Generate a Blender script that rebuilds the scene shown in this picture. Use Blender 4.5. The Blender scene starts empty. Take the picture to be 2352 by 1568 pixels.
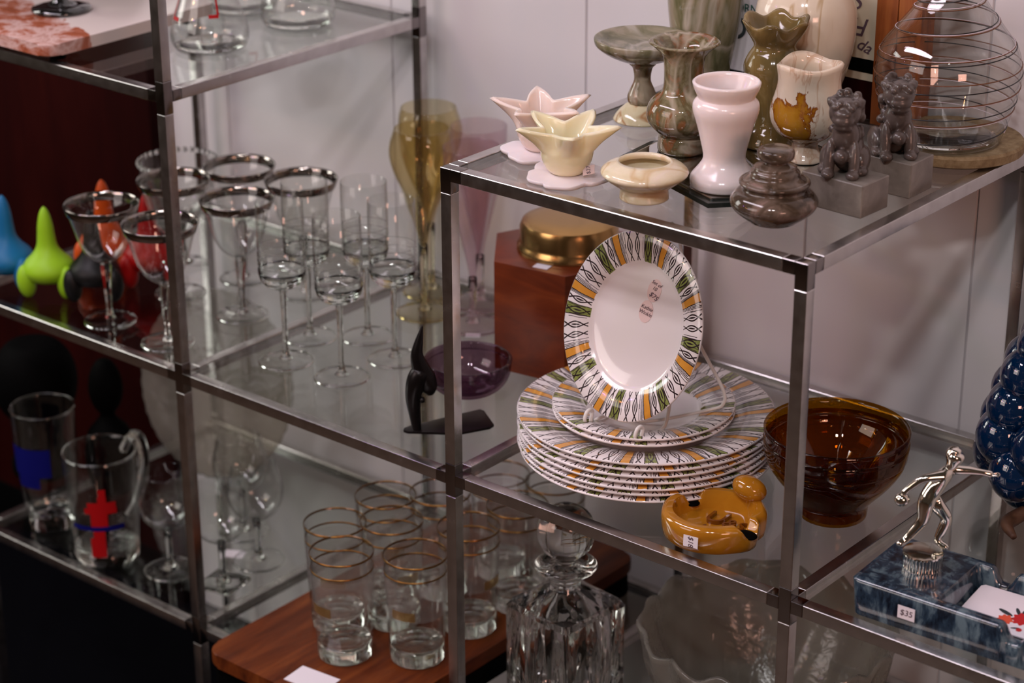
import bpy, bmesh, math, random
from mathutils import Vector, Matrix, Euler
PI=math.pi; C=bpy.context.scene.collection; sc=bpy.context.scene
# ------------------------------------------------------------------ camera, world, lights, exposure
S=0.40
EZ=0.692616147
cam=bpy.data.cameras.new('camera'); co=bpy.data.objects.new('camera',cam); C.objects.link(co)
co.rotation_mode='XYZ'; co.rotation_euler=(1.17031370,0.00360593952,EZ)
co.location=(1.31802897,-1.49275268,0.98882751)
cam.sensor_width=36; cam.sensor_fit='HORIZONTAL'; cam.lens=36*5068.47548/2352
cam.clip_start=0.05; cam.clip_end=30
cam.dof.use_dof=True; cam.dof.focus_distance=(co.location-Vector((.19,.10,.15))).length*.985; cam.dof.aperture_fstop=5.0
sc.camera=co
w=bpy.data.worlds.new('world'); sc.world=w; w.use_nodes=True
bg=w.node_tree.nodes['Background']; bg.inputs[0].default_value=(1.0,.74,.55,1); bg.inputs[1].default_value=.035
def area(name,loc,aim,sx,sy,col,e):
    l=bpy.data.lights.new(name,'AREA'); l.shape='RECTANGLE'; l.size=sx; l.size_y=sy; l.color=col; l.energy=e
    o=bpy.data.objects.new(name,l); C.objects.link(o); o.location=loc
    o.rotation_euler=(Vector(aim)-Vector(loc)).to_track_quat('-Z','Y').to_euler(); return o
area('ceiling_panel_light',(1.55,-1.9,2.45),(.2,.2,.1),.17,.11,(1,.93,.96),15)
area('ceiling_panel_light',(1.15,-2.15,2.45),(.2,.2,.1),.17,.11,(1,.93,.96),13)
area('front_fill_light',(-.95,-2.5,1.3),(-.2,.44,.1),1.4,1.2,(1.0,.86,.82),17)  # large soft fill added from the front left to lift the lower wall
fl=area('rail_highlight_strip',(-.75,-.72,1.80),(-.60,-.25,.5),1.9,.20,(1.0,.87,.985),20)  # strip added overhead to draw highlight lines along the rail edges
area('left_fill_light',(-1.9,-.4,.9),(-.2,.44,.0),.6,.9,(.98,.96,.90),11)  # soft fill added from the left for window light; no window is built
area('warm_fill_light',(2.1,-1.1,.7),(.4,.44,0),.5,.4,(1,.50,.38),8)  # dim warm fill added at the right to tint the wall pink-brown
rl=random.Random(4)
FAIRY=[((-.95,-1.25,.95),(1,.28,.08)),((-.80,-1.32,.90),(1,.55,.2)),((-.66,-1.38,.93),(.42,.12,1)),((-.50,-1.42,.86),(1,.45,.25)),
       ((-.33,-1.5,.90),(1,.75,.6)),((.1,-1.65,.95),(1,.35,.15)),((.62,-1.9,1.2),(1,.8,.7)),((-1.1,-.9,1.05),(.5,.15,1)),((1.9,-1.0,.62),(1,.7,.55)),((1.7,-1.35,1.45),(1,.86,.75))]
for p_,c_ in FAIRY:
    l=bpy.data.lights.new('string_light_bulb','POINT'); l.color=c_; l.energy=1.5; l.shadow_soft_size=.011
    o=bpy.data.objects.new('string_light_bulb',l); C.objects.link(o); o.location=p_
sc.view_settings.view_transform='Standard'; sc.view_settings.look='None'; sc.view_settings.exposure=0.1; sc.view_settings.gamma=1
sc.view_settings.use_curve_mapping=False
cy=sc.cycles; cy.max_bounces=18; cy.transmission_bounces=16; cy.transparent_max_bounces=40; cy.glossy_bounces=6; cy.diffuse_bounces=3
cy.caustics_reflective=False; cy.caustics_refractive=True; cy.blur_glossy=.5; cy.sample_clamp_indirect=4; cy.use_denoising=True
# ------------------------------------------------------------------ node helpers
class V:
    def __init__(s,nt,x): s.nt=nt; s.x=x
    def m(s,op,b=None,c=None):
        n=s.nt.nodes.new('ShaderNodeMath'); n.operation=op
        for i,q in enumerate((s,b,c)):
            if q is None: continue
            if isinstance(q,V): q=q.x
            if isinstance(q,(int,float)): n.inputs[i].default_value=q
            else: s.nt.links.new(q,n.inputs[i])
        return V(s.nt,n.outputs[0])
    def __add__(s,o): return s.m('ADD',o)
    __radd__=__add__
    def __sub__(s,o): return s.m('SUBTRACT',o)
    def __mul__(s,o): return s.m('MULTIPLY',o)
    __rmul__=__mul__
    def __truediv__(s,o): return s.m('DIVIDE',o)
    def abs(s): return s.m('ABSOLUTE')
    def lt(s,o): return s.m('LESS_THAN',o)
    def gt(s,o): return s.m('GREATER_THAN',o)
    def frac(s): return s.m('FRACT')
    def cos(s): return s.m('COSINE')
    def mx(s,o): return s.m('MAXIMUM',o)
    def mn(s,o): return s.m('MINIMUM',o)
    def within(s,a,b): return s.gt(a)*s.lt(b)
def newmat(name):
    m=bpy.data.materials.new(name); m.use_nodes=True; return m,m.node_tree,m.node_tree.nodes['Principled BSDF']
def rgb(c): return (c[0],c[1],c[2],1)
def plain(name,col,rough=.5,metal=0,spec=.5,coat=0,sss=0):
    m,nt,b=newmat(name); b.inputs['Base Color'].default_value=rgb(col); b.inputs['Roughness'].default_value=rough
    b.inputs['Metallic'].default_value=metal; b.inputs['Specular IOR Level'].default_value=spec; b.inputs['Coat Weight'].default_value=coat
    b.inputs['Coat Roughness'].default_value=.05
    if sss:
        b.inputs['Subsurface Weight'].default_value=sss; b.inputs['Subsurface Radius'].default_value=(1,.8,.65); b.inputs['Subsurface Scale'].default_value=.012
    return m
def mixrgb(nt,f,a,b):
    n=nt.nodes.new('ShaderNodeMix'); n.data_type='RGBA'
    for k,q in ((0,f),(6,a),(7,b)):
        if isinstance(q,V): q=q.x
        if isinstance(q,tuple): n.inputs[k].default_value=rgb(q)
        elif isinstance(q,(int,float)): n.inputs[k].default_value=q
        else: nt.links.new(q,n.inputs[k])
    return n.outputs[2]
def texco(nt,out='Object'):
    n=nt.nodes.new('ShaderNodeTexCoord'); return n.outputs[out]
def noise(nt,vec,scale,detail=4,rough=.5,dist=0,mapscale=None):
    if mapscale:
        mp=nt.nodes.new('ShaderNodeMapping'); mp.inputs['Scale'].default_value=mapscale; nt.links.new(vec,mp.inputs[0]); vec=mp.outputs[0]
    n=nt.nodes.new('ShaderNodeTexNoise'); n.inputs['Scale'].default_value=scale; n.inputs['Detail'].default_value=detail
    n.inputs['Roughness'].default_value=rough; n.inputs['Distortion'].default_value=dist; nt.links.new(vec,n.inputs['Vector']); return n.outputs[0]
def ramp(nt,fac,stops):
    n=nt.nodes.new('ShaderNodeValToRGB'); e=n.color_ramp.elements
    while len(e)<len(stops): e.new(.5)
    for q,(p,c) in zip(e,stops): q.position=p; q.color=rgb(c)
    nt.links.new(fac,n.inputs[0]); return n.outputs[0]
def bump(nt,b,h,st,dist=.002):
    n=nt.nodes.new('ShaderNodeBump'); n.inputs['Strength'].default_value=st; n.inputs['Distance'].default_value=dist
    nt.links.new(h.x if isinstance(h,V) else h,n.inputs['Height']); nt.links.new(n.outputs[0],b.inputs['Normal'])
def stone(name,stops,scale=14,dist=1.5,rough=.12,ms=None,detail=6,veins=None,sss=0,bmp=0):
    m,nt,b=newmat(name); t=texco(nt); f=noise(nt,t,scale,detail,.6,dist,ms); c=ramp(nt,f,stops)
    if veins:
        vc,vs,vw=veins; g=V(nt,noise(nt,t,vs,3,.5,1.2)); k=(g-.5).abs(); f2=(k*(-1/vw)+1).mx(0); c=mixrgb(nt,f2*.85,c,vc)
    nt.links.new(c,b.inputs['Base Color']); b.inputs['Roughness'].default_value=rough
    if sss:
        b.inputs['Subsurface Weight'].default_value=sss; b.inputs['Subsurface Radius'].default_value=(1,.75,.55); b.inputs['Subsurface Scale'].default_value=.01
    if bmp: bump(nt,b,noise(nt,t,90,4),bmp)
    return m
def thinglass(name,col=(.97,.98,.97),rough=0.0,haze=0,hazecol=(.6,.6,.58),bmp=0,bs=60,ior=1.5):
    m=bpy.data.materials.new(name); m.use_nodes=True; nt=m.node_tree; nt.nodes.clear()
    out=nt.nodes.new('ShaderNodeOutputMaterial'); mix=nt.nodes.new('ShaderNodeMixShader'); tr=nt.nodes.new('ShaderNodeBsdfTransparent')
    gl=nt.nodes.new('ShaderNodeBsdfGlossy'); gl.inputs['Roughness'].default_value=rough; tr.inputs[0].default_value=rgb(col)
    geo=nt.nodes.new('ShaderNodeNewGeometry'); fr=nt.nodes.new('ShaderNodeFresnel')
    bk=V(nt,geo.outputs['Backfacing']); ii=bk*(1/ior-ior)+ior; nt.links.new(ii.x,fr.inputs['IOR'])
    nt.links.new(fr.outputs[0],mix.inputs[0]); base=tr.outputs[0]
    if haze:
        d=nt.nodes.new('ShaderNodeBsdfDiffuse'); d.inputs[0].default_value=rgb(hazecol); tl=nt.nodes.new('ShaderNodeBsdfTranslucent'); tl.inputs[0].default_value=rgb(hazecol)
        a=nt.nodes.new('ShaderNodeMixShader'); a.inputs[0].default_value=.5; nt.links.new(d.outputs[0],a.inputs[1]); nt.links.new(tl.outputs[0],a.inputs[2])
        h=nt.nodes.new('ShaderNodeMixShader'); h.inputs[0].default_value=haze; nt.links.new(base,h.inputs[1]); nt.links.new(a.outputs[0],h.inputs[2]); base=h.outputs[0]
    if bmp:
        n=nt.nodes.new('ShaderNodeBump'); n.inputs['Strength'].default_value=bmp; n.inputs['Distance'].default_value=.003
        nt.links.new(noise(nt,texco(nt),bs,3,.6,.8),n.inputs['Height']); nt.links.new(n.outputs[0],gl.inputs['Normal']); nt.links.new(n.outputs[0],fr.inputs['Normal'])
    nt.links.new(base,mix.inputs[1]); nt.links.new(gl.outputs[0],mix.inputs[2]); nt.links.new(mix.outputs[0],out.inputs[0]); return m
def solidglass(name,col=(1,1,1),rough=0,bmp=0,bs=40,ms=None):
    m=bpy.data.materials.new(name); m.use_nodes=True; nt=m.node_tree; nt.nodes.clear()
    out=nt.nodes.new('ShaderNodeOutputMaterial'); g=nt.nodes.new('ShaderNodeBsdfGlass'); g.inputs['Color'].default_value=rgb(col)
    g.inputs['Roughness'].default_value=rough; g.inputs['IOR'].default_value=1.5; nt.links.new(g.outputs[0],out.inputs[0])
    if bmp: bump(nt,g,noise(nt,texco(nt),bs,2,.5,.5,ms),bmp,.004)
    return m
# ------------------------------------------------------------------ materials
def mk_metal():
    m,nt,b=newmat('brushed_chrome'); t=texco(nt); f=noise(nt,t,60,3,.6)
    nt.links.new(ramp(nt,f,[(.3,(.50,.48,.47)),(.7,(.62,.60,.59))]),b.inputs['Base Color']); b.inputs['Metallic'].default_value=1
    nt.links.new((V(nt,f)*.12+.19).x,b.inputs['Roughness']); return m
M_metal=mk_metal()
M_joint=plain('polished_joint_chrome',(.26,.24,.235),.14,1)
M_shelf=thinglass('shelf_glass',(.955,.975,.962))
M_thin=thinglass('clear_blown_glass',(.985,.99,.985))
M_solid=solidglass('clear_solid_glass',(.99,1,.99))
M_silver=plain('silver_rim',(.34,.30,.28),.10,1)
M_gold=plain('gold_rim',(.24,.115,.03),.3,1)
M_black=plain('black_lacquer',(.0015,.0015,.0015),.7,spec=.03)
M_paper=plain('white_paper',(.82,.77,.82),.7)
M_ink=plain('dark_ink',(.09,.05,.07),.7)
M_white=plain('white_ceramic',(.80,.75,.75),.12,coat=.5)
def mk_wall():
    m,nt,b=newmat('painted_white_panels'); t=texco(nt); f=noise(nt,t,2.2,3,.5)
    nt.links.new(ramp(nt,f,[(.3,(.66,.62,.62)),(.7,(.74,.71,.72))]),b.inputs['Base Color']); b.inputs['Roughness'].default_value=.55; return m
M_wall=mk_wall()
def mk_wood(name,c1,c2,c3,ms,rough=.35,scale=9):
    m,nt,b=newmat(name); t=texco(nt); f=noise(nt,t,scale,6,.65,1.0,ms)
    nt.links.new(ramp(nt,f,[(.28,c1),(.5,c2),(.72,c3)]),b.inputs['Base Color']); b.inputs['Roughness'].default_value=rough; return m
M_mahog=mk_wood('dark_mahogany',(.010,.0006,.0005),(.017,.0010,.0008),(.026,.0022,.0013),(1,1,.12),.7); M_mahog.node_tree.nodes['Principled BSDF'].inputs['Specular IOR Level'].default_value=.06
M_board=mk_wood('red_brown_wood',(.045,.008,.002),(.115,.025,.005),(.19,.050,.010),(6,.7,3),.42,7); M_board.node_tree.nodes['Principled BSDF'].inputs['Specular IOR Level'].default_value=.22
M_canw=mk_wood('reddish_canister_wood',(.070,.011,.004),(.15,.026,.006),(.25,.055,.012),(.8,.8,3),.3,8)
M_framew=mk_wood('orange_brown_frame_wood',(.09,.02,.006),(.26,.07,.016),(.36,.12,.03),(5,5,.4),.4,9)
# ------------------------------------------------------------------ mesh helpers
def link(name,me,mat,parent=None,loc=(0,0,0),rot=(0,0,0),smooth=True):
    if smooth: me.polygons.foreach_set('use_smooth',[True]*len(me.polygons))
    o=bpy.data.objects.new(name,me); C.objects.link(o); o.location=loc; o.rotation_euler=rot
    if mat: me.materials.append(mat)
    if parent: o.parent=parent
    return o
def from_bm(name,bm,mat,parent=None,loc=(0,0,0),rot=(0,0,0),smooth=True,fix=True):
    if fix: bmesh.ops.recalc_face_normals(bm,faces=bm.faces[:])
    me=bpy.data.meshes.new(name); bm.to_mesh(me); bm.free(); return link(name,me,mat,parent,loc,rot,smooth)
def autosmooth(o,ang=35):
    me=o.data; me.polygons.foreach_set('use_smooth',[True]*len(me.polygons))
    bm=bmesh.new(); bm.from_mesh(me)
    for e in bm.edges:
        e.smooth=not(len(e.link_faces)==2 and e.calc_face_angle(0)>math.radians(ang))
    bm.to_mesh(me); bm.free(); return o
def tagit(o,label,cat,group=None,kind=None):
    if label: o['label']=label
    if cat: o['category']=cat
    if group: o['group']=group
    if kind: o['kind']=kind
    return o
def thing(name,label,cat,loc,rz=0,group=None):
    o=bpy.data.objects.new(name,None); C.objects.link(o); o.location=loc; o.rotation_euler=(0,0,rz); o.empty_display_size=.01
    return tagit(o,label,cat,group)
def catmull(pts,n=6):
    if n<=1: return pts
    out=[]
    P=[pts[0]]+list(pts)+[pts[-1]]
    for i in range(1,len(P)-2):
        a,b,c,d=[Vector(q) for q in P[i-1:i+3]]
        for k in range(n):
            t=k/n; out.append(.5*((2*b)+(c-a)*t+(2*a-5*b+4*c-d)*t*t+(3*b-a-3*c+d)*t**3))
    out.append(Vector(pts[-1])); return out
def lathe_bm(prof,segs=56,a0=0,a1=2*PI,warp=None,closed=False):
    bm=bmesh.new(); full=abs(a1-a0-2*PI)<1e-6; n=segs if full else segs+1; rings=[]
    for r,z in prof:
        if r<1e-7: rings.append([bm.verts.new(warp(0,0,z) if warp else (0,0,z))]); continue
        ring=[]
        for i in range(n):
            a=a0+(a1-a0)*i/segs; p=(r*math.cos(a),r*math.sin(a),z); ring.append(bm.verts.new(warp(*p) if warp else p))
        rings.append(ring)
    if closed: rings.append(rings[0])
    for A,B in zip(rings,rings[1:]):
        m=segs
        for i in range(m):
            j=(i+1)%n if full else i+1
            try:
                if len(A)==1 and len(B)==1: continue
                if len(A)==1: bm.faces.new((A[0],B[i],B[j]))
                elif len(B)==1: bm.faces.new((A[i],A[j],B[0]))
                else: bm.faces.new((A[i],A[j],B[j],B[i]))
            except ValueError: pass
    return bm
def lathe(name,prof,mat,parent=None,loc=(0,0,0),rot=(0,0,0),segs=56,sm=0,warp=None,a0=0,a1=2*PI,sharp=40,closed=False):
    if sm: prof=[(max(0,v[0]),v[1]) for v in catmull([(r,z,0) for r,z in prof],sm)]
    o=from_bm(name,lathe_bm(prof,segs,a0,a1,warp,closed),mat,parent,loc,rot)
    return autosmooth(o,sharp) if sharp else o
def shell(outer,t,sm=5,tb=None):
    """double-walled profile from an outer profile (bottom to rim)"""
    o=[(v[0],v[1]) for v in catmull([(r,z,0) for r,z in outer],sm)] if sm else list(outer)
    inn=[]
    for i,(r,z) in enumerate(o):
        a=o[max(0,i-1)]; b=o[min(len(o)-1,i+1)]; dx,dz=b[0]-a[0],b[1]-a[1]; l=math.hypot(dx,dz) or 1
        inn.append((max(0,r-t*dz/l),z+t*dx/l))
    inn=[q for q in inn if q[1]<=o[-1][1]+1e-4]
    inn[0]=(0,inn[0][1]); 
    if o[0][0]>1e-6: o=[(0,o[0][1])]+o
    out=list(o)+[(o[-1][0]-t*.5,o[-1][1]+t*.4)]+inn[::-1]
    res=[]
    for q in out:
        if not res or math.hypot(q[0]-res[-1][0],q[1]-res[-1][1])>1e-6: res.append(q)
    return res
def box(name,x0,x1,y0,y1,z0,z1,mat,parent=None,bev=0,seg=2,loc=(0,0,0),rot=(0,0,0)):
    bm=bmesh.new(); vs=[bm.verts.new((x,y,z)) for x in(x0,x1) for y in(y0,y1) for z in(z0,z1)]
    for f in((0,1,3,2),(4,6,7,5),(0,4,5,1),(2,3,7,6),(0,2,6,4),(1,5,7,3)): bm.faces.new([vs[i] for i in f])
    if bev: bmesh.ops.bevel(bm,geom=bm.edges[:]+bm.verts[:],offset=bev,segments=seg,affect='EDGES',profile=.7)
    o=from_bm(name,bm,mat,parent,loc,rot,smooth=False); return autosmooth(o,30) if bev else o
def prism(name,pts,z0,z1,mat,parent=None,bev=0,loc=(0,0,0),rot=(0,0,0),seg=2):
    bm=bmesh.new(); a=[bm.verts.new((x,y,z0)) for x,y in pts]; b=[bm.verts.new((x,y,z1)) for x,y in pts]; n=len(pts)
    bm.faces.new(a[::-1]); bm.faces.new(b)
    for i in range(n): bm.faces.new((a[i],a[(i+1)%n],b[(i+1)%n],b[i]))
    if bev: bmesh.ops.bevel(bm,geom=bm.edges[:]+bm.verts[:],offset=bev,segments=seg,affect='EDGES',profile=.6)
    return autosmooth(from_bm(name,bm,mat,parent,loc,rot,smooth=False),28)
def tube(name,path,rad,mat,parent=None,segs=10,closed=False,sm=6,loc=(0,0,0),rot=(0,0,0),flat=1.0):
    """path: points (x,y,z); rad: number or list"""
    n0=len(path); rr=rad if isinstance(rad,(list,tuple)) else [rad]*n0
    q=[(p[0],p[1],p[2],r) for p,r in zip(path,rr)]
    if closed: q=q+[q[0]]
    if sm>1: q=catmull(q,sm)
    if closed: q=q[:-1]
    bm=bmesh.new(); rings=[]; up=None; N=len(q)
    for i in range(N):
        p=Vector(q[i][:3]); a=Vector(q[(i-1)%N if closed else max(0,i-1)][:3]); b=Vector(q[(i+1)%N if closed else min(N-1,i+1)][:3]); t=(b-a).normalized()
        if up is None: up=Vector((0,0,1)) if abs(t.z)<.9 else Vector((1,0,0))
        s=t.cross(up).normalized(); up=s.cross(t).normalized()
        rings.append([bm.verts.new(p+(s*math.cos(2*PI*k/segs)+up*math.sin(2*PI*k/segs)*flat)*q[i][3]) for k in range(segs)])
    R=rings+[rings[0]] if closed else rings
    for A,B in zip(R,R[1:]):
        for k in range(segs): bm.faces.new((A[k],A[(k+1)%segs],B[(k+1)%segs],B[k]))
    if not closed: bm.faces.new(rings[0][::-1]); bm.faces.new(rings[-1])
    return from_bm(name,bm,mat,parent,loc,rot)
def ell(name,c,r,mat,parent=None,rot=(0,0,0),seg=28):
    bm=bmesh.new(); bmesh.ops.create_uvsphere(bm,u_segments=seg,v_segments=seg//2,radius=1)
    for v in bm.verts: v.co=Vector((v.co.x*r[0],v.co.y*r[1],v.co.z*r[2]))
    return from_bm(name,bm,mat,parent,c,rot)
def blob(name,parts,mat,parent=None,vox=.0012,loc=(0,0,0),rot=(0,0,0),smooth=4,rough=0,seed=1):
    """one carved surface: ellipsoids (centre, radii, rot) fused by a voxel remesh"""
    bm=bmesh.new()
    for c,r,rt in parts:
        g=bmesh.ops.create_uvsphere(bm,u_segments=24,v_segments=14,radius=1)
        mt=Matrix.Translation(c)@Euler(rt).to_matrix().to_4x4()@Matrix.Diagonal((r[0],r[1],r[2],1))
        bmesh.ops.transform(bm,matrix=mt,verts=g['verts'])
    o=from_bm(name,bm,mat,parent,loc,rot)
    md=o.modifiers.new('remesh','REMESH'); md.mode='VOXEL'; md.voxel_size=vox; md.use_smooth_shade=True
    if smooth: s=o.modifiers.new('smooth','SMOOTH'); s.factor=.5; s.iterations=smooth
    return o
def text(name,body,size,mat,parent,loc,rot,ext=.0002,shear=.25,align='CENTER'):
    c=bpy.data.curves.new(name,'FONT'); c.body=body; c.size=size; c.extrude=ext; c.shear=shear; c.align_x=align; c.align_y='CENTER'; c.materials.append(mat)
    o=bpy.data.objects.new(name,c); C.objects.link(o)
    me=bpy.data.meshes.new_from_object(o); bpy.data.objects.remove(o); o=bpy.data.objects.new(name,me); C.objects.link(o)
    o.parent=parent; o.location=loc; o.rotation_euler=rot; return o
def radial(name,rf,hf,mat,parent=None,nr=22,na=72,loc=(0,0,0),rot=(0,0,0),sharp=50):
    """closed solid: outline rf(a), top height hf(x,y,t,a) over a flat base; side slightly rounded"""
    bm=bmesh.new(); cen=bm.verts.new((0,0,hf(0,0,0,0))); rings=[]
    for j in range(1,nr+1):
        t=j/nr; ring=[]
        for i in range(na):
            a=2*PI*i/na; r=rf(a)*t; x,y=r*math.cos(a),r*math.sin(a); ring.append(bm.verts.new((x,y,hf(x,y,t,a))))
        rings.append(ring)
    for f,zf in ((1.012,.8),(1.0,.4),(.975,.1),(.94,0)):
        rings.append([bm.verts.new((rf(2*PI*i/na)*f*math.cos(2*PI*i/na),rf(2*PI*i/na)*f*math.sin(2*PI*i/na),rings[nr-1][i].co.z*zf)) for i in range(na)])
    b=bm.verts.new((0,0,0))
    for i in range(na):
        j=(i+1)%na; bm.faces.new((cen,rings[0][i],rings[0][j])); bm.faces.new((b,rings[-1][j],rings[-1][i]))
        for A,B in zip(rings,rings[1:]): bm.faces.new((A[i],A[j],B[j],B[i]))
    return autosmooth(from_bm(name,bm,mat,parent,loc,rot),sharp)
def rectfield(name,W,D,hf,mat,parent=None,nx=100,ny=50,rc=.008,loc=(0,0,0),rot=(0,0,0)):
    bm=bmesh.new(); top=[[None]*(ny+1) for _ in range(nx+1)]
    def xy(i,j):
        x=-W/2+W*i/nx; y=-D/2+D*j/ny; cx=W/2-rc; cyy=D/2-rc
        if abs(x)>cx and abs(y)>cyy:
            dx,dy=abs(x)-cx,abs(y)-cyy; m=max(dx,dy); l=math.hypot(dx,dy) or 1; x=math.copysign(cx+dx/l*m,x); y=math.copysign(cyy+dy/l*m,y)
        return x,y
    low=[[None]*(ny+1) for _ in range(nx+1)]
    for i in range(nx+1):
        for j in range(ny+1):
            x,y=xy(i,j); top[i][j]=bm.verts.new((x,y,hf(x,y))); 
            k=.97 if (i in(0,nx) or j in(0,ny)) else .97
            low[i][j]=bm.verts.new((x*k,y*k,0))
    for i in range(nx):
        for j in range(ny):
            bm.faces.new((top[i][j],top[i+1][j],top[i+1][j+1],top[i][j+1])); bm.faces.new((low[i][j],low[i][j+1],low[i+1][j+1],low[i+1][j]))
    for i in range(nx):
        bm.faces.new((top[i][0],low[i][0],low[i+1][0],top[i+1][0])); bm.faces.new((top[i][ny],top[i+1][ny],low[i+1][ny],low[i][ny]))
    for j in range(ny):
        bm.faces.new((top[0][j],top[0][j+1],low[0][j+1],low[0][j])); bm.faces.new((top[nx][j],low[nx][j],low[nx][j+1],top[nx][j+1]))
    return autosmooth(from_bm(name,bm,mat,parent,loc,rot),55)
def copy_tree(o,parent=None):
    c=o.copy(); C.objects.link(c); c.parent=parent
    for ch in [q for q in o.children]: copy_tree(ch,c)
    return c
def place(proto,used,x,y,z,label,group=None,rz=0,sc_=1):
    o=proto if not used else copy_tree(proto)
    o.location=(x,y,z); o.rotation_euler=(0,0,rz); o.scale=(sc_,)*3; tagit(o,label,None,group); return o
Z1=.3225; Z0=-.0010; ZL=-.3245
# ------------------------------------------------------------------ the room
FZ=-.66
grooves=[-1.05,-.78,-.48,-.179,.124,.326,.63,.93,1.3]
bm=bmesh.new()
xs=[-2.6]; 
prof=[(-2.6,0)]
for g in grooves: prof+= [(g-.0016,0),(g-.0006,.0035),(g+.0006,.0035),(g+.0016,0)]
prof+=[(2.6,0)]
va=[bm.verts.new((x,.44+d,FZ)) for x,d in prof]; vb=[bm.verts.new((x,.44+d,2.7)) for x,d in prof]
for i in range(len(prof)-1): bm.faces.new((va[i],va[i+1],vb[i+1],vb[i]))
# back skin gives the wall its thickness
c=[bm.verts.new((x,.52,z)) for x,z in((-2.6,FZ),(2.6,FZ),(2.6,2.7),(-2.6,2.7))]; bm.faces.new(c[::-1])
wall=from_bm('wall_back',bm,M_wall,smooth=False,fix=False); wall['kind']='structure'
M_floor=mk_wood('brown_floor_boards',(.035,.019,.010),(.055,.031,.017),(.075,.045,.025),(1,8,1),.5,5)
f=box('floor',-3.2,2.6,-3.6,.52,FZ-.09,FZ-.04,M_floor); f['kind']='structure'
M_plat_=plain('black_under_rack',(.002,.002,.003),.9,spec=.02)
pf_=box('under_rack_dark_slab',-2.4,1.6,-.42,.438,FZ-.04,FZ,M_plat_); tagit(pf_,'low black slab added under the chrome shelf rack to keep the floor dark','platform')  # added slab: keeps the area below the rack black against the brown floor
# ------------------------------------------------------------------ etagere
W_=.01287; D_=.4175
et=thing('glass_shelf_rack','chrome square-tube shelf rack with clear glass shelves against the white panelled wall','shelf rack',(0,0,FZ))
H=-FZ
cols=[-.8,-.402,0,.4,.8]; tops={-.8:.98,-.402:.98,0:.3235,.4:.3235,.8:0}
levels={-.3235:[0,1,2,3,4],0:[0,1,2,3,4],.3235:[0,1,2,3],.647:[0,1]}
def bay(xi,l): return xi+1 in levels[l] and not(l>.3 and xi==1)
jl=.0255
def tubebox(name,x0,x1,y0,y1,z0,z1,mat): return box(name,x0,x1,y0,y1,z0+H,z1+H,mat,et,bev=.0013,seg=3)
for xi,X in enumerate(cols):
    for y0 in(0,D_-W_):
        zs=sorted([l for l in levels if xi in levels[l]])
        # posts run between the joints
        prev=FZ
        for l in zs:
            tubebox('post',X-W_,X,y0,y0+W_,prev,l-jl-.0,M_metal); prev=l+(jl*.42 if l<tops[X]-.01 else 0)
            tubebox('corner_joint',X-W_-.0001,X+.0001,y0-.0001,y0+W_+.0001,l-jl,prev if prev>l else l,M_joint)
            # stubs of the joint along the rails
            s=jl-W_
            if bay(xi,l): tubebox('corner_joint',X,X+s,y0-.0001,y0+W_+.0001,l-W_,l+.0001,M_joint)
            if xi and xi-1 in levels[l] and bay(xi-1,l): tubebox('corner_joint',X-W_-s,X-W_,y0-.0001,y0+W_+.0001,l-W_,l+.0001,M_joint)
            if y0==0: tubebox('corner_joint',X-W_-.0001,X+.0001,W_,W_+s,l-W_,l+.0001,M_joint)
            else: tubebox('corner_joint',X-W_-.0001,X+.0001,y0-s,y0,l-W_,l+.0001,M_joint)
        if prev<tops[X]-.01: tubebox('post',X-W_,X,y0,y0+W_,prev,tops[X],M_metal)
s=jl-W_
for l,cs in levels.items():
    for xi in cs:
        X=cols[xi]
        if l==.647: pass
        tubebox('side_rail',X-W_,X,W_+s,D_-W_-s,l-W_,l,M_metal)
        if bay(xi,l):
            X2=cols[xi+1]
            for y0 in(0,D_-W_): tubebox('front_rail' if y0==0 else 'back_rail',X+s,X2-W_-s,y0,y0+W_,l-W_,l,M_metal)
            g=.0014
            box('glass_shelf',X+g,X2-W_-g,W_+g,D_-W_-g,l-.007+H,l-.001+H,M_shelf,et)
            # thin ledges that carry the pane
            for k in(0,1): box('glass_ledge',X+g,X2-W_-g,(W_ if k==0 else D_-W_-.004),(W_+.004 if k==0 else D_-W_),l-.0105+H,l-.0072+H,M_joint,et)
# ------------------------------------------------------------------ dark cabinet behind the left bay
cb=thing('wood_cabinet','dark reddish-brown wooden cabinet standing behind the left bay of the shelf rack','cabinet',(-1.55,.43,FZ))
box('cabinet_body',-.62,.635,-.012,.005,0,2.2,M_mahog,cb,bev=.002)
box('cabinet_base',-.64,.64,-.016,.006,-.0,.07,M_black,cb,bev=.002)
# ------------------------------------------------------------------ stemware
def coupe():
    t=thing('coupe_glass','x','coupe glass',(0,0,0))
    pr=[(.0035,.074),(.012,.077),(.022,.086),(.029,.099),(.0335,.115),(.038,.131),(.0438,.147)]
    lathe('bowl',shell(pr,.0012),M_thin,t,segs=64,sharp=0)
    lathe('silver_rim_band',[(.0408,.1365),(.0442,.1465),(.0435,.1472),(.0425,.1465),(.0394,.1365),(.0408,.1365)],M_silver,t,segs=64,sharp=0)
    lathe('stem',[(0,.0755),(.0055,.0750),(.0068,.068),(.0048,.045),(.0035,.018),(.0045,.008),(.0075,.0042),(0,.0042)],M_solid,t,segs=6,sharp=20)
    lathe('foot',[(0,.0045),(.010,.0042),(.020,.0026),(.0305,.0022),(.0312,.0012),(.030,0),(0,0)],M_thin,t,sharp=0)
    return t
pc=coupe(); lathe('foot_rim',[(.0292,.0002),(.0306,.0002),(.0313,.0010),(.0306,.0021),(.0292,.0022),(.0292,.0002)],M_solid,pc,segs=64,sharp=0); G='silver-rimmed coupe glasses on the middle shelf'
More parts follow.
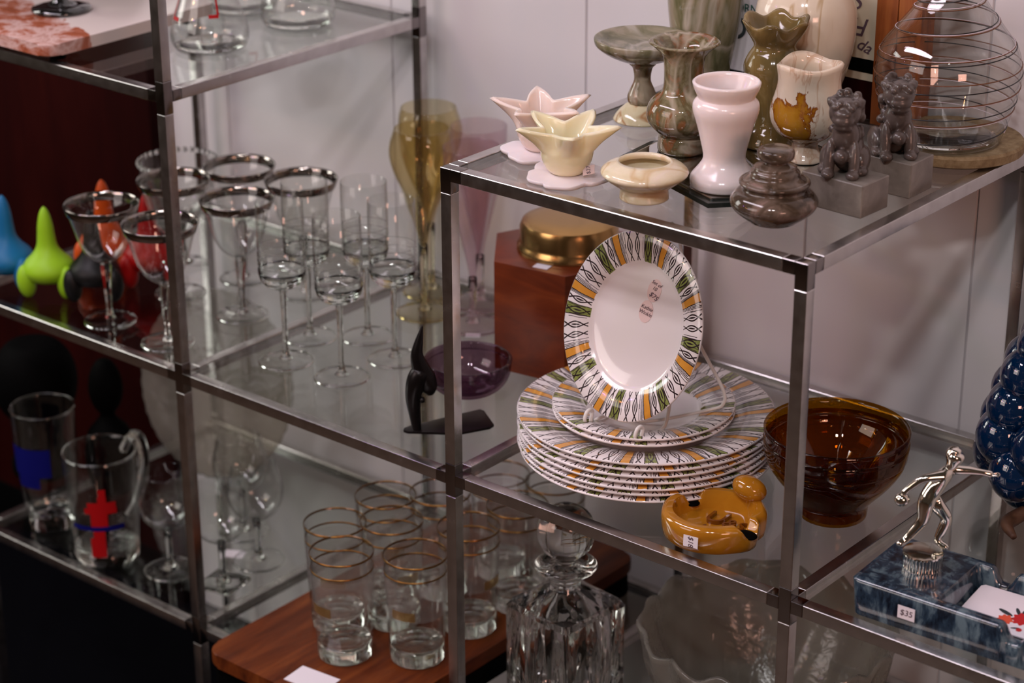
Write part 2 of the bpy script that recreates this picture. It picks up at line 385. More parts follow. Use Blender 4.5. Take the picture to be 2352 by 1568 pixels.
for i,(x,y,lb) in enumerate([(-.584,.053,'silver-rimmed coupe glass nearest the lime green toy figure'),(-.482,.051,'silver-rimmed coupe glass partly hidden by the left front post'),
    (-.476,.164,'silver-rimmed coupe glass just behind the front cylindrical wine glass'),(-.585,.165,'silver-rimmed coupe glass standing in front of the beaded glass'),
    (-.561,.250,'silver-rimmed coupe glass farthest back, its rim highest of the set'),(-.467,.261,'rightmost silver-rimmed coupe glass, behind the cylindrical wine glasses')]):
    place(pc,i,x,y,Z0,lb,G,rz=.3*i)
# beaded glass behind them
bg_=thing('beaded_goblet','clear glass goblet with a beaded bumpy rim behind the coupe glasses','goblet',(-.655,.235,Z0))
lathe('bowl',shell([(.004,.055),(.022,.064),(.038,.085),(.045,.115),(.0475,.135)],.0015),M_thin,bg_,sharp=0)
for i in range(34):
    a=2*PI*i/34; ell('rim_bead',(.0475*math.cos(a),.0475*math.sin(a),.136),(.0036,.0036,.0036),M_solid,bg_,seg=10)
lathe('stem',[(0,.057),(.006,.056),(.004,.03),(.006,.008),(.012,.004),(0,.004)],M_solid,bg_,sharp=0)
lathe('foot',[(0,.004),(.03,.002),(.032,0),(0,0)],M_thin,bg_,sharp=0)
def footrim(t,r,mat=None):
    lathe('foot_rim',[(r-.0016,.0002),(r,.0002),(r+.0007,.0010),(r,.0020),(r-.0016,.0021),(r-.0016,.0002)],mat or M_solid,t,segs=64,sharp=0)
def winecyl():
    t=thing('wine_glass','x','wine glass',(0,0,0))
    lathe('bowl',[(.0262,.1115),(.0268,.1115),(.0269,.150),(.0265,.190),(.0260,.1905),(.0254,.190),(.0258,.150),(.0260,.1115),(.0262,.1115)],M_thin,t,segs=64,sharp=0)
    lathe('bowl_base',[(0,.0890),(.006,.0893),(.014,.0912),(.0205,.0952),(.0248,.1012),(.0266,.1085),(.0267,.1118),(.0262,.1115),(.0256,.1085),(.0228,.1030),(.0170,.0988),(.0090,.0966),(0,.0960)],M_solid,t,segs=64,sharp=0)
    for z in(.118,.1275,.137): lathe('etched_ring',[(.0269,z),(.0271,z+.0006),(.0269,z+.0012)],M_etch,t,sharp=0)
    lathe('stem',[(0,.0895),(.0045,.089),(.0036,.08),(.0030,.05),(.0030,.02),(.0042,.009),(.008,.0045),(0,.0045)],M_solid,t,segs=24,sharp=0)
    lathe('foot',[(0,.0048),(.008,.0045),(.018,.0026),(.0302,.002),(.031,.001),(.030,0),(0,0)],M_thin,t,sharp=0)
    footrim(t,.0306); return t
M_etch=thinglass('etched_glass',(.9,.9,.9),.3,haze=.25)
pw=winecyl(); G='cylindrical wine glasses on the middle shelf'
for i,(x,y,lb) in enumerate([(-.338,.099,'clear cylindrical wine glass, leftmost in the front row of wine glasses'),(-.258,.106,'clear cylindrical wine glass nearest the viewer of its set'),
    (-.247,.181,'clear cylindrical wine glass right beside the amber flutes'),(-.366,.166,'cylindrical wine glass in front of the rightmost silver-rimmed coupe'),
    (-.315,.209,'clear cylindrical wine glass in the back row, left of the amber flutes')]):
    place(pw,i,x,y,Z0,lb,G,rz=i)
def lobes(n,amt,z0,z1,tw):
    def f(x,y,z):
        a=math.atan2(y,x); r=math.hypot(x,y); k=max(0,min(1,(z-z0)/(z1-z0))); k=math.sin(k*PI)**.7 if 0<k<1 else 0
        r*=1+amt*k*math.cos(n*a+tw*(z-z0)*100); return (r*math.cos(a),r*math.sin(a),z)
    return f
def flute(kind):
    t=thing('champagne_flute','x','champagne flute',(0,0,0))
    if kind=='amber':
        mt=thinglass('amber_tinted_glass',(.945,.900,.765)); pr=[(.0045,.086),(.0075,.100),(.0135,.120),(.0235,.147),(.0335,.175),(.0375,.198),(.036,.215),(.0322,.2287)]; lb=lobes(3,.075,.09,.222,.55)
        ms=solidglass('amber_tinted_stem',(.95,.92,.80))
    else:
        mt=thinglass('pink_tinted_glass',(.962,.905,.928)); pr=[(.0045,.060),(.0065,.075),(.0135,.105),(.0215,.140),(.028,.172),(.0325,.198),(.0330,.2195)]; lb=lobes(4,.07,.062,.205,.12)
        ms=solidglass('pink_tinted_stem',(.97,.90,.92))
    lathe('bowl',shell(pr,.0013),mt,t,segs=72,warp=lb,sharp=0)
    zb=pr[0][1]
    lathe('stem',[(0,zb+.003),(.0052,zb+.001),(.0048,zb-.02),(.0042,.03),(.0048,.012),(.009,.006),(0,.006)],ms,t,segs=24,sharp=0)
    lathe('foot',[(0,.0065),(.009,.006),(.018,.0035),(.0335,.0024),(.0345,.0012),(.033,0),(0,0)],mt,t,sharp=0); footrim(t,.0340,ms)
    return t
pa=flute('amber'); G='amber champagne flutes'
place(pa,0,-.313,.306,Z0,'amber champagne flute with twisted lobes, in front of its amber twin',G)
place(pa,1,-.352,.362,Z0,'amber champagne flute with twisted lobes, behind the other amber one',G,rz=.7,sc_=1.02)
pk=flute('pink'); G='pink champagne flutes'
place(pk,0,-.243,.312,Z0,'pale pink champagne flute beside the left corner of the chrome frame',G)
place(pk,1,-.283,.372,Z0,'pale pink champagne flute farther back against the wall',G,rz=.5,sc_=1.01)
# ------------------------------------------------------------------ toy figures
def figure(col,rough=.45):
    t=thing('toy_figure','x','toy figure',(0,0,0)); m=plain('matte_toy_rubber',col,rough,spec=.25)
    lathe('body',[(0,.018),(.014,.019),(.025,.024),(.0310,.034),(.0280,.044),(.0185,.054),(.0125,.064),(.0104,.078),(.0092,.090),(.0068,.102),(.0035,.110),(0,.1135)],m,t,sm=4,segs=40,sharp=0)
    for s_ in(-1,1): ell('foot',(s_*.0250,-.012,.0215),(.0112,.0130,.0215),m,t,rot=(.10,s_*.06,0))
    return t
def hued(col,x,y,lb,rz,s=1):
    t=figure(col); t.location=(x,y,Z0); t.rotation_euler=(0,0,rz); t.scale=(s,)*3; tagit(t,lb,None,'two-footed toy figures')
hued((.008,.13,.30),-.766,.050,'bright blue toy figure with a pointed spike and two stubby feet',EZ-.25,1.04)
hued((.27,.52,.015),-.704,.063,'lime green toy figure with a pointed spike and two stubby feet',EZ-.12)
hued((.004,.004,.004),-.652,.090,'black toy figure with a pointed spike behind the first coupe glass',EZ)
hued((.55,.07,.002),-.712,.160,'orange toy figure with a pointed spike, seen through the first coupe glass',EZ,1.06)
hued((.35,.002,.002),-.637,.165,'red toy figure with a pointed spike, rightmost of the toy figures',EZ+.15,1.05)
# ------------------------------------------------------------------ horned candle holder + purple dish
M_dark=plain('blackened_bronze',(.012,.009,.009),.32,.6)
hf=thing('horned_figure','black abstract horned metal figure on a flat foot, holding a purple glass dish','figurine',(-.100,.055,Z0))
# foot plate: narrow by the figure, wide under the dish
def rot2(p,a): return (p[0]*math.cos(a)-p[1]*math.sin(a),p[0]*math.sin(a)+p[1]*math.cos(a))
plate=[(-.013,-.006),(-.010,-.011),(-.004,-.011),(.040,.020),(.056,.052),(.055,.060),(.024,.080),(.018,.080),(-.012,.002)]
prism('foot_plate',plate,0,.003,M_dark,hf,bev=.001)
R_=Euler((0,0,EZ)).to_matrix()
def lo(px,py,dy=0,base=(955,985),k=2190.): # local offset in the figure plane
    v=R_@Vector(((px-base[0])/k,dy,0)); return (v.x,v.y,(base[1]-py)/(k*.92))
tube('body',[lo(955,985),lo(950,945),lo(948,905),lo(955,870),lo(964,848),lo(968,838)],[.0045,.0062,.0085,.0105,.0095,.006],M_dark,hf,segs=18)
tube('horned_head',[lo(972,741,.0),lo(964,775),lo(958,808),lo(965,838,.002),lo(978,866,.004),lo(984,888,.004),lo(986,902,.004)],[.0008,.0042,.0066,.0092,.0100,.0085,.004],M_dark,hf,segs=18)
ell('knob',lo(968,908,-.004),(.0035,.0035,.0035),M_dark,hf)
M_purp=thinglass('purple_glass',(.60,.47,.56))
dsh=lathe('glass_dish',shell([(.006,.0),(.024,.0015),(.037,.009),(.0445,.021),(.0468,.034),(.0475,.0385)],.0035),M_purp,None,loc=(-.092,.128,.0215),sharp=0)
tagit(dsh,'round purple glass dish held up by the black horned figure','dish')
lathe('dish_step',[(.0448,.030),(.0462,.031),(.0448,.032)],M_purp,dsh,sharp=0)
tg=box('price_tag',-.0085,.0085,-.005,.005,0,.0009,M_paper,loc=(-.223,.288,Z0+.0004),rot=(.0,0,.6)); tagit(tg,'small blank white price tag on the glass beside the pink flutes','price tag')
# ------------------------------------------------------------------ hexagonal canister
hx=thing('wood_canister','hexagonal reddish wooden canister with a round brass lid, behind the stacked plates','canister',(-.110,.317,Z0))
hp=[(.0905*math.cos(math.radians(-112+60*k)),.0905*math.sin(math.radians(-112+60*k))) for k in range(6)]
prism('canister_body',hp,0,.128,M_canw,hx,bev=.0015)
M_brass=plain('brushed_brass',(.50,.31,.12),.24,1)
lathe('brass_lid',[(0,.1665),(.030,.1662),(.046,.1648),(.0525,.1615),(.0552,.155),(.0552,.141),(.0560,.137),(.0582,.134),(.0585,.1285),(0,.1285)],M_brass,hx,loc=(.005,0,0),segs=80,sharp=35)
st=box('price_sticker',-.009,.009,-.006,.006,.1282,.1286,M_paper,hx,loc=(.018,-.064,0),rot=(0,0,.2))
# ------------------------------------------------------------------ patterned plates
def mk_plate(name,a,b,r0,N,phase=0.,dens=1.):
    m,nt,bs=newmat(name); sep=nt.nodes.new('ShaderNodeSeparateXYZ'); nt.links.new(texco(nt),sep.inputs[0])
    x=V(nt,sep.outputs[0])/a; y=V(nt,sep.outputs[1])/b
    sn=nt.nodes.new('ShaderNodeSeparateXYZ'); nt.links.new(texco(nt,'Normal'),sn.inputs[0]); up=V(nt,sn.outputs[2]).gt(.15)
    rr=(x*x+y*y).m('SQRT'); v=(rr-r0)/(1-r0); rim=v.gt(0)*v.lt(.985)*up
    ang=y.m('ARCTAN2',x)/(2*PI)
    wob=V(nt,noise(nt,texco(nt),55,2))-.5
    u=(ang*(-N)+(100+phase)+wob*.035).frac()
    hv=v+wob*.10
    green=u.within(.02,.185)*hv.within(.0,.97); orange=u.within(.385,.505)*hv.within(.02,.98)
    def line(c,wd,lo_=0.0,hi=1.0): return (u-c).abs().lt(wd*1.7)*hv.within(lo_,hi)
    def fish(uc,A,k=1.62):
        c=((v-.5)*(PI*k)).cos()*A; d=(u-uc).abs(); sh=(d-c.abs()).abs().lt(.0115)*hv.within(.03,.97)
        q=(v-.5)*5.2; eye=d.lt((q*q*(-1)+1)*.014)
        return sh.mx(eye)
    dk=line(.378,.005).mx(line(.512,.005)).mx(line(.361,.0035)).mx(line(.345,.003)).mx(line(.535,.0035,.0,.92)).mx(line(.555,.0035,.05,1)).mx(line(.575,.003,.3,1)).mx(line(.600,.003,.0,.6)).mx(line(.612,.003,.45,1))
    dk=dk.mx(line(.02,.004)).mx(line(.188,.004)).mx(line(.03,.003,.1,.8)).mx(line(.172,.003,.2,.9)).mx(line(-.0+.985,.003,.1,.8))
    dk=dk.mx(fish(.275,.040)).mx(fish(.70,.046)).mx(fish(.865,.046)).mx(fish(.10,.055,1.4)).mx(line(.060,.002,.0,.8)).mx(line(.140,.002,.2,1))
    gsh=V(nt,noise(nt,texco(nt),120,2)); gc=mixrgb(nt,gsh,(.13,.17,.035),(.32,.36,.11)); oc=mixrgb(nt,gsh,(.55,.22,.02),(.72,.34,.06))
    c=mixrgb(nt,green*rim,(.80,.74,.74),gc); c=mixrgb(nt,orange*rim,c,oc); c=mixrgb(nt,dk*rim,c,(.03,.018,.02))
    nt.links.new(c,bs.inputs['Base Color']); bs.inputs['Roughness'].default_value=.13; bs.inputs['Coat Weight'].default_value=.6; bs.inputs['Coat Roughness'].default_value=.04
    return m
def plate_prof(R,h,t=.0034,inner=.60):
    return [(0,t+.0022),(.45*R,t+.0022),(inner*R*.94,t+.0026),(inner*R,t+.004),(inner*R*1.05,t+.0065),(.80*R,h*.72+t*.5),(.985*R,h-.0004),(R,h-.0014),(.995*R,h-.0032),(.80*R,h*.72-t*.6),(inner*R*1.08,.0045),(inner*R*1.0,.0022),(inner*R*.95,0),(inner*R*.90,0),(inner*R*.88,.0018),(0,.0022)]
RP=.1305; PX,PY=.1265,.1505
Mp=mk_plate('dinner_plate_glaze',RP,RP,.60,11,.1); Ms=mk_plate('side_plate_glaze',.0925,.0925,.62,8,.35)
o0=lathe('dinner_plate',plate_prof(RP,.0205),Mp,None,segs=112,sharp=0)
tagit(o0,'x','plate'); rp=random.Random(2)
NM=['bottom','second from the bottom','third from the bottom','middle','third from the top','second from the top']
for i in range(7):
    o=o0 if i==0 else o0.copy()
    if i: C.objects.link(o)
    o.location=(PX+rp.uniform(-.0015,.0015),PY+rp.uniform(-.0015,.0015),Z0+i*.0067+.0001); o.rotation_euler=(0,0,rp.uniform(0,6.28) if i<6 else .25)
    o['group']='stacked patterned dinner plates'
    o['label']=('large green and orange rimmed plate, '+NM[i]+' of the dinner plate stack') if i<6 else 'large green and orange rimmed plate, topmost, under the two small plates'
zt=Z0+6*.0067+.0058
o1=lathe('side_plate',plate_prof(.0925,.0165,inner=.62),Ms,None,segs=96,sharp=0); tagit(o1,'x','plate')
for i in range(2):
    o=o1 if i==0 else o1.copy()
    if i: C.objects.link(o)
    o.location=(PX-.002,PY-.002,zt+i*.0066); o.rotation_euler=(0,0,1.2+i*2.3); o['group']='smaller patterned plates'
    o['label']='smaller green and orange rimmed plate, %s of the two on the stack'%('lower','upper')[i]
zs=zt+.0066+.0058
# oval platter on a wire easel
OA,OB=.0815,.0945; LEAN=math.radians(17)
ov=thing('oval_platter','oval green and orange rimmed platter propped upright on a wire easel','platter',(.139,.093,zs+.0125))
ov.rotation_euler=(PI/2-LEAN,0,0)
Mo=mk_plate('oval_platter_glaze',OA,OB,.675,8,.10)
def squash(x,y,z): return (x,y*OB/OA,z)
lathe('dish',[(r,z) for r,z in plate_prof(OA,.0165,inner=.66)],Mo,ov,segs=128,warp=squash,loc=(0,OB,0),sharp=0)
bm=bmesh.new()
def sticker(x,y,rx,ry,rz,nm):
    pts=[(rx*math.cos(2*PI*k/32),ry*math.sin(2*PI*k/32)) for k in range(32)]
    return prism(nm,pts,.0057,.0060,M_stick,ov,loc=(x,y+OB,0),rot=(0,0,rz))
M_stick=plain('pale_pink_sticker',(.74,.55,.53),.6)
s1=sticker(.0116,.0385,.0078,.0115,-.15,'price_sticker'); s2=sticker(.0066,.0165,.0080,.0112,-.05,'name_sticker')
text('price_text','Set of\n10',.0052,M_ink,s1,(0,.0045,.0062),(0,0,-.12),.00008)
text('price_text','$75',.0070,M_ink,s1,(.0012,-.0055,.0062),(0,0,-.28),.00010)
text('name_text','Kathie\nWinkle',.0054,M_ink,s2,(0,.001,.0062),(0,0,-.1),.00008)
M_wire=plain('white_coated_wire',(.72,.69,.66),.35)
es=thing('plate_easel','white coated wire easel holding the oval platter upright on the plates','easel',(.139,.093,zs))
for sx,nm in((-1,'hook'),(1,'hook')):
    x=sx*.031
    tube('hook',[(x,.020,.0018),(x,.004,.0035),(x,-.008,.0030),(x,-.0165,.0045),(x+.001,-.0215,.0105),(x+.0015,-.0195,.0175),(x+.002,-.0145,.0195),(x+.002,-.0105,.0160),(x+.002,-.0120,.0105),(x+.002,-.0130,.0065)],.0019,M_wire,es,segs=12)
tube('back_frame',[(-.031,.020,.0018),(-.033,.030,.012),(-.030,.045,.07),(-.022,.066,.150),(.0,.076,.196),(.022,.066,.150),(.030,.045,.07),(.033,.030,.012),(.031,.020,.0018)],.0018,M_wire,es,segs=12)
tube('rear_leg',[(.024,.058,.125),(.040,.075,.075),(.058,.088,.032),(.060,.088,.016),(.050,.080,.009),(.010,.030,.0025),(-.020,.026,.0018)],.0018,M_wire,es,segs=12)
# ------------------------------------------------------------------ amber bowls
M_amb=thinglass('dark_amber_glass',(.68,.43,.055),ior=1.52)
def abowl(loc,lb):
    pr=[(.006,0),(.030,0),(.0335,.004),(.0345,.014),(.040,.022),(.054,.038),(.0635,.052),(.0668,.0600),(.0664,.0625),(.0685,.0650),(.0700,.0800)]
    o=lathe('amber_bowl',shell(pr,.0028,sm=3),M_amb,None,loc=loc,segs=80,sharp=0); tagit(o,lb,'bowl','nested amber glass bowls'); return o
abowl((.336,.172,Z0),'dark amber glass bowl, the lower of the two nested bowls beside the plates')
abowl((.336,.172,Z0+.0115),'dark amber glass bowl, the upper of the two nested bowls beside the plates')
# ------------------------------------------------------------------ amber ashtray with text
def mk_glaze(name,c1,c2,dark):
    m,nt,b=newmat(name); t=texco(nt); f=noise(nt,t,35,3,.5,.6); nt.links.new(ramp(nt,f,[(.3,c1),(.7,c2)]),b.inputs['Base Color'])
    b.inputs['Roughness'].default_value=.1; b.inputs['Coat Weight'].default_value=.7; b.inputs['Coat Roughness'].default_value=.03; return m
M_ash=mk_glaze('amber_ochre_glaze',(.35,.135,.007),(.45,.19,.014),None)
at=thing('ceramic_ashtray','glossy amber ceramic ashtray with raised lettering inside, in front of the nested bowls','ashtray',(.270,.066,Z0),EZ)
def ar(a):
    r=.0485*(1+.03*math.cos(2*a)); 
    for ca,am,wd in((-.45,-.07,.16),(-.92,.06,.22),(.55,.06,.3),(2.6,.03,.2)):
        d=(a-ca+PI)%(2*PI)-PI; r*=1+am*math.exp(-(d/wd)**2)
    return r
def ah(x,y,t,a):
    top=.0265; fl=.0085
    k=min(1,max(0,(t-.70)/.10)); k=k*k*(3-2*k); h=fl+(top-fl)*k
    if t>.9: h-=.0035*((t-.9)/.1)**2
    for ca in(2.06,-.86):
        d=(a-ca+PI)%(2*PI)-PI
        if t>.62 and abs(d)<.5: h=min(h,top-.0125*math.exp(-(d/.22)**4))
    return h
radial('tray',ar,ah,M_ash,at,nr=44,na=144)
for ca in(2.06,-.86):
    a=ca; rr=ar(a)*.86
    ell('burnt_rest',(rr*math.cos(a),rr*math.sin(a),.0148),(.0105,.0078,.0026),M_black,at,rot=(0,0,a))
ell('oval_knob',(.0355,.024,.0350),(.0175,.0130,.0118),M_ash,at,rot=(0,.32,-.35))
M_let=plain('shade_darkened_letters',(.16,.045,.004),.12,coat=.6)  # darker than the glaze, standing for the shading around the raised letters
text('raised_text','U',.0300,M_let,at,(.002,.009,.0104),(0,0,-.40),.0022,.2)
text('raised_text','&S',.0210,M_let,at,(.018,-.007,.0104),(0,0,-.55),.0022,.2)
text('raised_text','Ash',.0195,M_let,at,(-.006,-.016,.0104),(0,0,-.45),.0022,.2)
def tagplate(parent,nm,txt,w,h,loc,rot,size,trot=0):
    p=box(nm,-w/2,w/2,-.0002,.0002,-h/2,h/2,M_paper,parent,loc=loc,rot=rot)
    text('price_text',txt,size,M_ink,p,(0,-.0004,0),(PI/2,trot,0),.00008,.15); return p
a_=-2.02
tagplate(at,'price_sticker','$18',.0150,.0115,(-.0255,-.0435,.0135),(-.05,0,-.53),.0072,PI/2)
# ------------------------------------------------------------------ blue ceramic tray with bowler trophy
def mk_blue():
    m,nt,b=newmat('mottled_blue_glaze'); t=texco(nt); f=noise(nt,t,70,5,.65,.4,(1,1,.35)); c=ramp(nt,f,[(.38,(.003,.006,.014)),(.5,(.018,.036,.060)),(.62,(.10,.15,.18))])
    nt.links.new(c,b.inputs['Base Color']); b.inputs['Roughness'].default_value=.2; b.inputs['Coat Weight'].default_value=.6; b.inputs['Coat Roughness'].default_value=.06; return m
M_blue=mk_blue()
bt=thing('ceramic_desk_tray','mottled dark blue ceramic tray with a deep recess and scalloped rim, at the right edge','tray',(.553,.073,Z0),.05)
TW,TD=.215,.100
def bh(x,y):
    top=.0365; h=top
    e=min(TW/2-abs(x),TD/2-abs(y)); h-=.004*max(0,1-e/.006)**2
    ins=min(x-(-.026),TW/2-.010-x,TD/2-.010-abs(y)); k=min(1,max(0,ins/.006)); k=k*k*(3-2*k); h=h-(h-.012)*k
    for cx,sy in((.050,-1),(.000,1)):
        if y*sy>0 and k<1: g=math.exp(-((x-cx)/.0095)**4); h-=.014*g*(1-k)
    return h
rectfield('tray_body',TW,TD,bh,M_blue,bt,nx=130,ny=64,rc=.010)
tagplate(bt,'price_sticker','$35',.0165,.0125,(-.050,-.0502,.018),(0,.0,0),.0080)
bowl_=thing('bowler_trophy','silver bowler figurine in mid-throw on a fluted drum, on the blue tray','figurine',(.489,.074,Z0+.0365),EZ)
M_chr=plain('mirror_silver',(.82,.78,.70),.10,1)
def flut(x,y,z):
    a=math.atan2(y,x); r=math.hypot(x,y); return (x,y,z) if r<.012 or not(.001<z<.0135) else (x*(1+.025*math.cos(34*a)),y*(1+.025*math.cos(34*a)),z)
lathe('fluted_drum',[(0,.0155),(.0168,.0155),(.0182,.0150),(.0184,.0135),(.0176,.0130),(.0166,.002),(.0168,0),(0,0)],M_chr,bowl_,segs=272,warp=flut,sharp=50)
BP={}
def bp(px,py,d=0): return Vector(((px-2115)/2580,d,(1262-py)/2375+.0155))
J=dict(pelvis=(bp(2117,1138),.0062),waist=(bp(2128,1115),.0052),chest=(bp(2146,1092),.0072),neck=(bp(2160,1070),.0030),head0=(bp(2166,1056),.0040),head=(bp(2171,1041),.0068),crown=(bp(2173,1029),.0052),
 sh_r=(bp(2140,1079,-.005),.0034),el_r=(bp(2095,1086,-.006),.0026),wr_r=(bp(2062,1112,-.006),.0019),ha_r=(bp(2055,1124,-.005),.0026),
 sh_l=(bp(2168,1078,.006),.0034),el_l=(bp(2212,1081,.006),.0026),wr_l=(bp(2244,1086,.006),.0019),ha_l=(bp(2262,1091,.006),.0026),
 hip_r=(bp(2110,1145,-.003),.0058),kn_r=(bp(2108,1187,-.003),.0038),an_r=(bp(2072,1232,-.002),.0024),to_r=(bp(2050,1242,-.006),.0022),
 hip_l=(bp(2128,1146,.003),.0056),kn_l=(bp(2168,1190,.004),.0040),an_l=(bp(2146,1244,.004),.0026),to_l=(bp(2172,1256,-.002),.0022))
E_=[('pelvis','waist'),('waist','chest'),('chest','neck'),('neck','head0'),('head0','head'),('head','crown'),('chest','sh_r'),('sh_r','el_r'),('el_r','wr_r'),('wr_r','ha_r'),('chest','sh_l'),('sh_l','el_l'),('el_l','wr_l'),('wr_l','ha_l'),
 ('pelvis','hip_r'),('hip_r','kn_r'),('kn_r','an_r'),('an_r','to_r'),('pelvis','hip_l'),('hip_l','kn_l'),('kn_l','an_l'),('an_l','to_l')]
def skin(name,J,E_,mat,parent,root,lv=2):
    keys=list(J); me=bpy.data.meshes.new(name); me.from_pydata([J[k][0] for k in keys],[(keys.index(a),keys.index(b)) for a,b in E_],[]); 
    o=bpy.data.objects.new(name,me); C.objects.link(o); o.parent=parent; me.materials.append(mat)
    s=o.modifiers.new('skin','SKIN'); s.use_smooth_shade=True; s.use_x_symmetry=False
    for i,k in enumerate(keys):
        d=me.skin_vertices[0].data[i]; d.radius=(J[k][1]*1.5,J[k][1]*1.5); d.use_root=(k==root)
    q=o.modifiers.new('sub','SUBSURF'); q.levels=lv; q.render_levels=lv; return o
skin('bowler_body',J,E_,M_chr,bowl_,'pelvis')
ell('bowling_ball',tuple(bp(2056,1136,-.004)),(.0068,.0064,.0064),M_chr,bowl_)
# fingers and thumb of the open left hand
hl=J['ha_l'][0]
for k,(dx,dz,ln) in enumerate([(.006,.0022,.9),(.0068,.0008,1),(.0066,-.0006,.95),(.0055,-.002,.8)]):
    tube('finger',[tuple(hl+Vector((.0005,-.001+.0008*k,dz*.6))),tuple(hl+Vector((dx*.6,-.001+.0008*k,dz*.9))),tuple(hl+Vector((dx,-.0005+.0008*k,dz-.001)))],[.0009,.0008,.0006],M_chr,bowl_,segs=8,sm=3)
tube('thumb',[tuple(hl+Vector((-.001,-.002,.0))),tuple(hl+Vector((.0015,-.0036,.0006))),tuple(hl+Vector((.0035,-.0040,.001)))],[.0009,.0008,.0006],M_chr,bowl_,segs=8,sm=3)
ell('nose',tuple(bp(2188,1044,-.001)),(.0014,.0011,.0014),M_chr,bowl_,seg=10)
for sy in(-1,1): ell('ear',tuple(bp(2168,1042,sy*.0066)),(.0013,.0008,.0018),M_chr,bowl_,seg=10)
blob('hair',[(tuple(bp(2168,1028)),(.0062,.0066,.0036),(0,0,0)),(tuple(bp(2158,1036)),(.0036,.0060,.0050),(0,0,0))],M_chr,bowl_,vox=.0006,smooth=1)
tube('belt',[tuple(bp(2122+7.5*math.cos(q),1124+3*math.sin(q),.0062*math.sin(q))) for q in [2*PI*k/12 for k in range(12)]],.0008,M_chr,bowl_,closed=True,segs=8,sm=3)
# card with red flowers lying in the recess
cd=prism('greeting_card',[(-.050,-.025),(-.047,-.028),(.050,-.028),(.053,-.025),(.053,.028),(.050,.031),(-.047,.031),(-.050,.028)],0,.0012,M_paper,None,loc=(.5850,.0780,.0160),rot=(.10,-.02,.05)); tagit(cd,'white card printed with red flowers lying in the blue tray','card')
M_redp=plain('printed_red',(.50,.012,.015),.6); M_org=plain('printed_orange_red',(.70,.09,.04),.6); M_leaf=plain('printed_dark_leaf',(.02,.03,.035),.6)
def petalflower(x,y,r,mt,nm):
    pts=[(r*(1+.13*math.cos(9*a))*math.cos(a),r*(1+.13*math.cos(9*a))*math.sin(a)) for a in [2*PI*k/72 for k in range(72)]]
    prism(nm,pts,.0012,.00135,mt,cd,loc=(x,y,0))
petalflower(.004,-.003,.0088,M_redp,'red_flower'); petalflower(-.009,-.010,.0068,M_org,'orange_flower'); petalflower(.008,-.019,.0026,M_redp,'flower_bud')
for x,y,a,l in((-.026,-.002,2.8,.008),(-.017,.004,2.2,.006),(-.001,.006,.7,.007),(.003,-.002,.1,.008),(-.012,.007,1.5,.006),(-.009,-.020,.4,.004)):
    pts=[(l*math.cos(q),l*.28*math.sin(q)) for q in [2*PI*k/20 for k in range(20)]]; prism('leaf',pts,.0012,.0013,M_leaf,cd,loc=(x+.013,y+.002,0),rot=(0,0,a))
M_pink=plain('faint_pink_ink',(.72,.42,.45),.6)
# ------------------------------------------------------------------ blue grape cluster
gr=thing('grape_cluster','large cobalt blue glass grape cluster at the right edge of the middle shelf','ornament',(.490,.3205,Z0))
def mk_cob():
    m,nt,b=newmat('cobalt_glass'); b.inputs['Base Color'].default_value=(.0,.022,.085,1); b.inputs['Roughness'].default_value=.05; b.inputs['Coat Weight'].default_value=1
    b.inputs['Transmission Weight'].default_value=.35; b.inputs['IOR'].default_value=1.5; return m
M_cob=mk_cob()
gm=None; k=0
rows=[(.024,.030,5,.024),(.052,.050,7,.027),(.083,.052,7,.0275),(.114,.046,6,.0265),(.144,.038,5,.0255),(.172,.027,4,.024),(.199,.013,3,.0215),(.222,.0,1,.0215)]
for j,(z,r,n,q) in enumerate(rows):
    for i in range(n):
        a=2*PI*(i+.5*(j%2))/n+.4
        if gm is None: o=ell('grape',(0,0,0),(1,1,1.0),M_cob,gr,seg=28); gm=o.data
        else: o=bpy.data.objects.new('grape',gm); C.objects.link(o); o.parent=gr
        o.location=(r*math.cos(a),r*math.sin(a),z+.004*math.sin(7*i+j)); o.scale=(q,q,q*1.08)
lathe('core',[(0,.0),(.016,.001),(.028,.03),(.036,.07),(.030,.12),(.018,.18),(.005,.22),(0,.222)],M_cob,gr,sharp=0)
M_stick_=mk_wood('driftwood_stem',(.03,.012,.006),(.07,.03,.015),(.12,.06,.03),(1,1,1),.6,30)
tube('wooden_stem',[(.000,-.050,.012),(-.006,-.066,.008),(-.002,-.082,.010),(.012,-.094,.007)],[.007,.0075,.006,.003],M_stick_,gr,segs=10)
# ------------------------------------------------------------------ top shelf, right bay
M_onyxB=stone('brown_green_onyx',[(.30,(.07,.022,.006)),(.40,(.24,.10,.04)),(.46,(.12,.09,.04)),(.54,(.21,.18,.10)),(.60,(.34,.24,.15)),(.68,(.20,.08,.025)),(.80,(.07,.045,.02))],30,1.2,.07,(1,1,.7),detail=5,veins=((.42,.36,.27),11,.035))
M_onyxG=stone('green_onyx',[(.30,(.06,.055,.02)),(.43,(.13,.125,.06)),(.52,(.24,.21,.13)),(.60,(.33,.28,.20)),(.70,(.17,.08,.03))],17,1.0,.07,(1.2,1.2,.3),detail=5,veins=((.42,.38,.31),9,.04))
M_onyxY=stone('yellow_green_onyx',[(.3,(.50,.44,.24)),(.5,(.62,.55,.36)),(.7,(.60,.42,.22))],12,1.4,.08,veins=((.34,.15,.05),9,.02))
M_cream=stone('cream_onyx',[(.3,(.68,.56,.42)),(.55,(.75,.66,.52)),(.75,(.52,.38,.20))],7,1.0,.1,veins=((.50,.36,.20),8,.02))
M_wht=stone('white_alabaster',[(.3,(.82,.68,.68)),(.6,(.84,.72,.68)),(.8,(.74,.62,.48))],9,.6,.16,sss=.4)
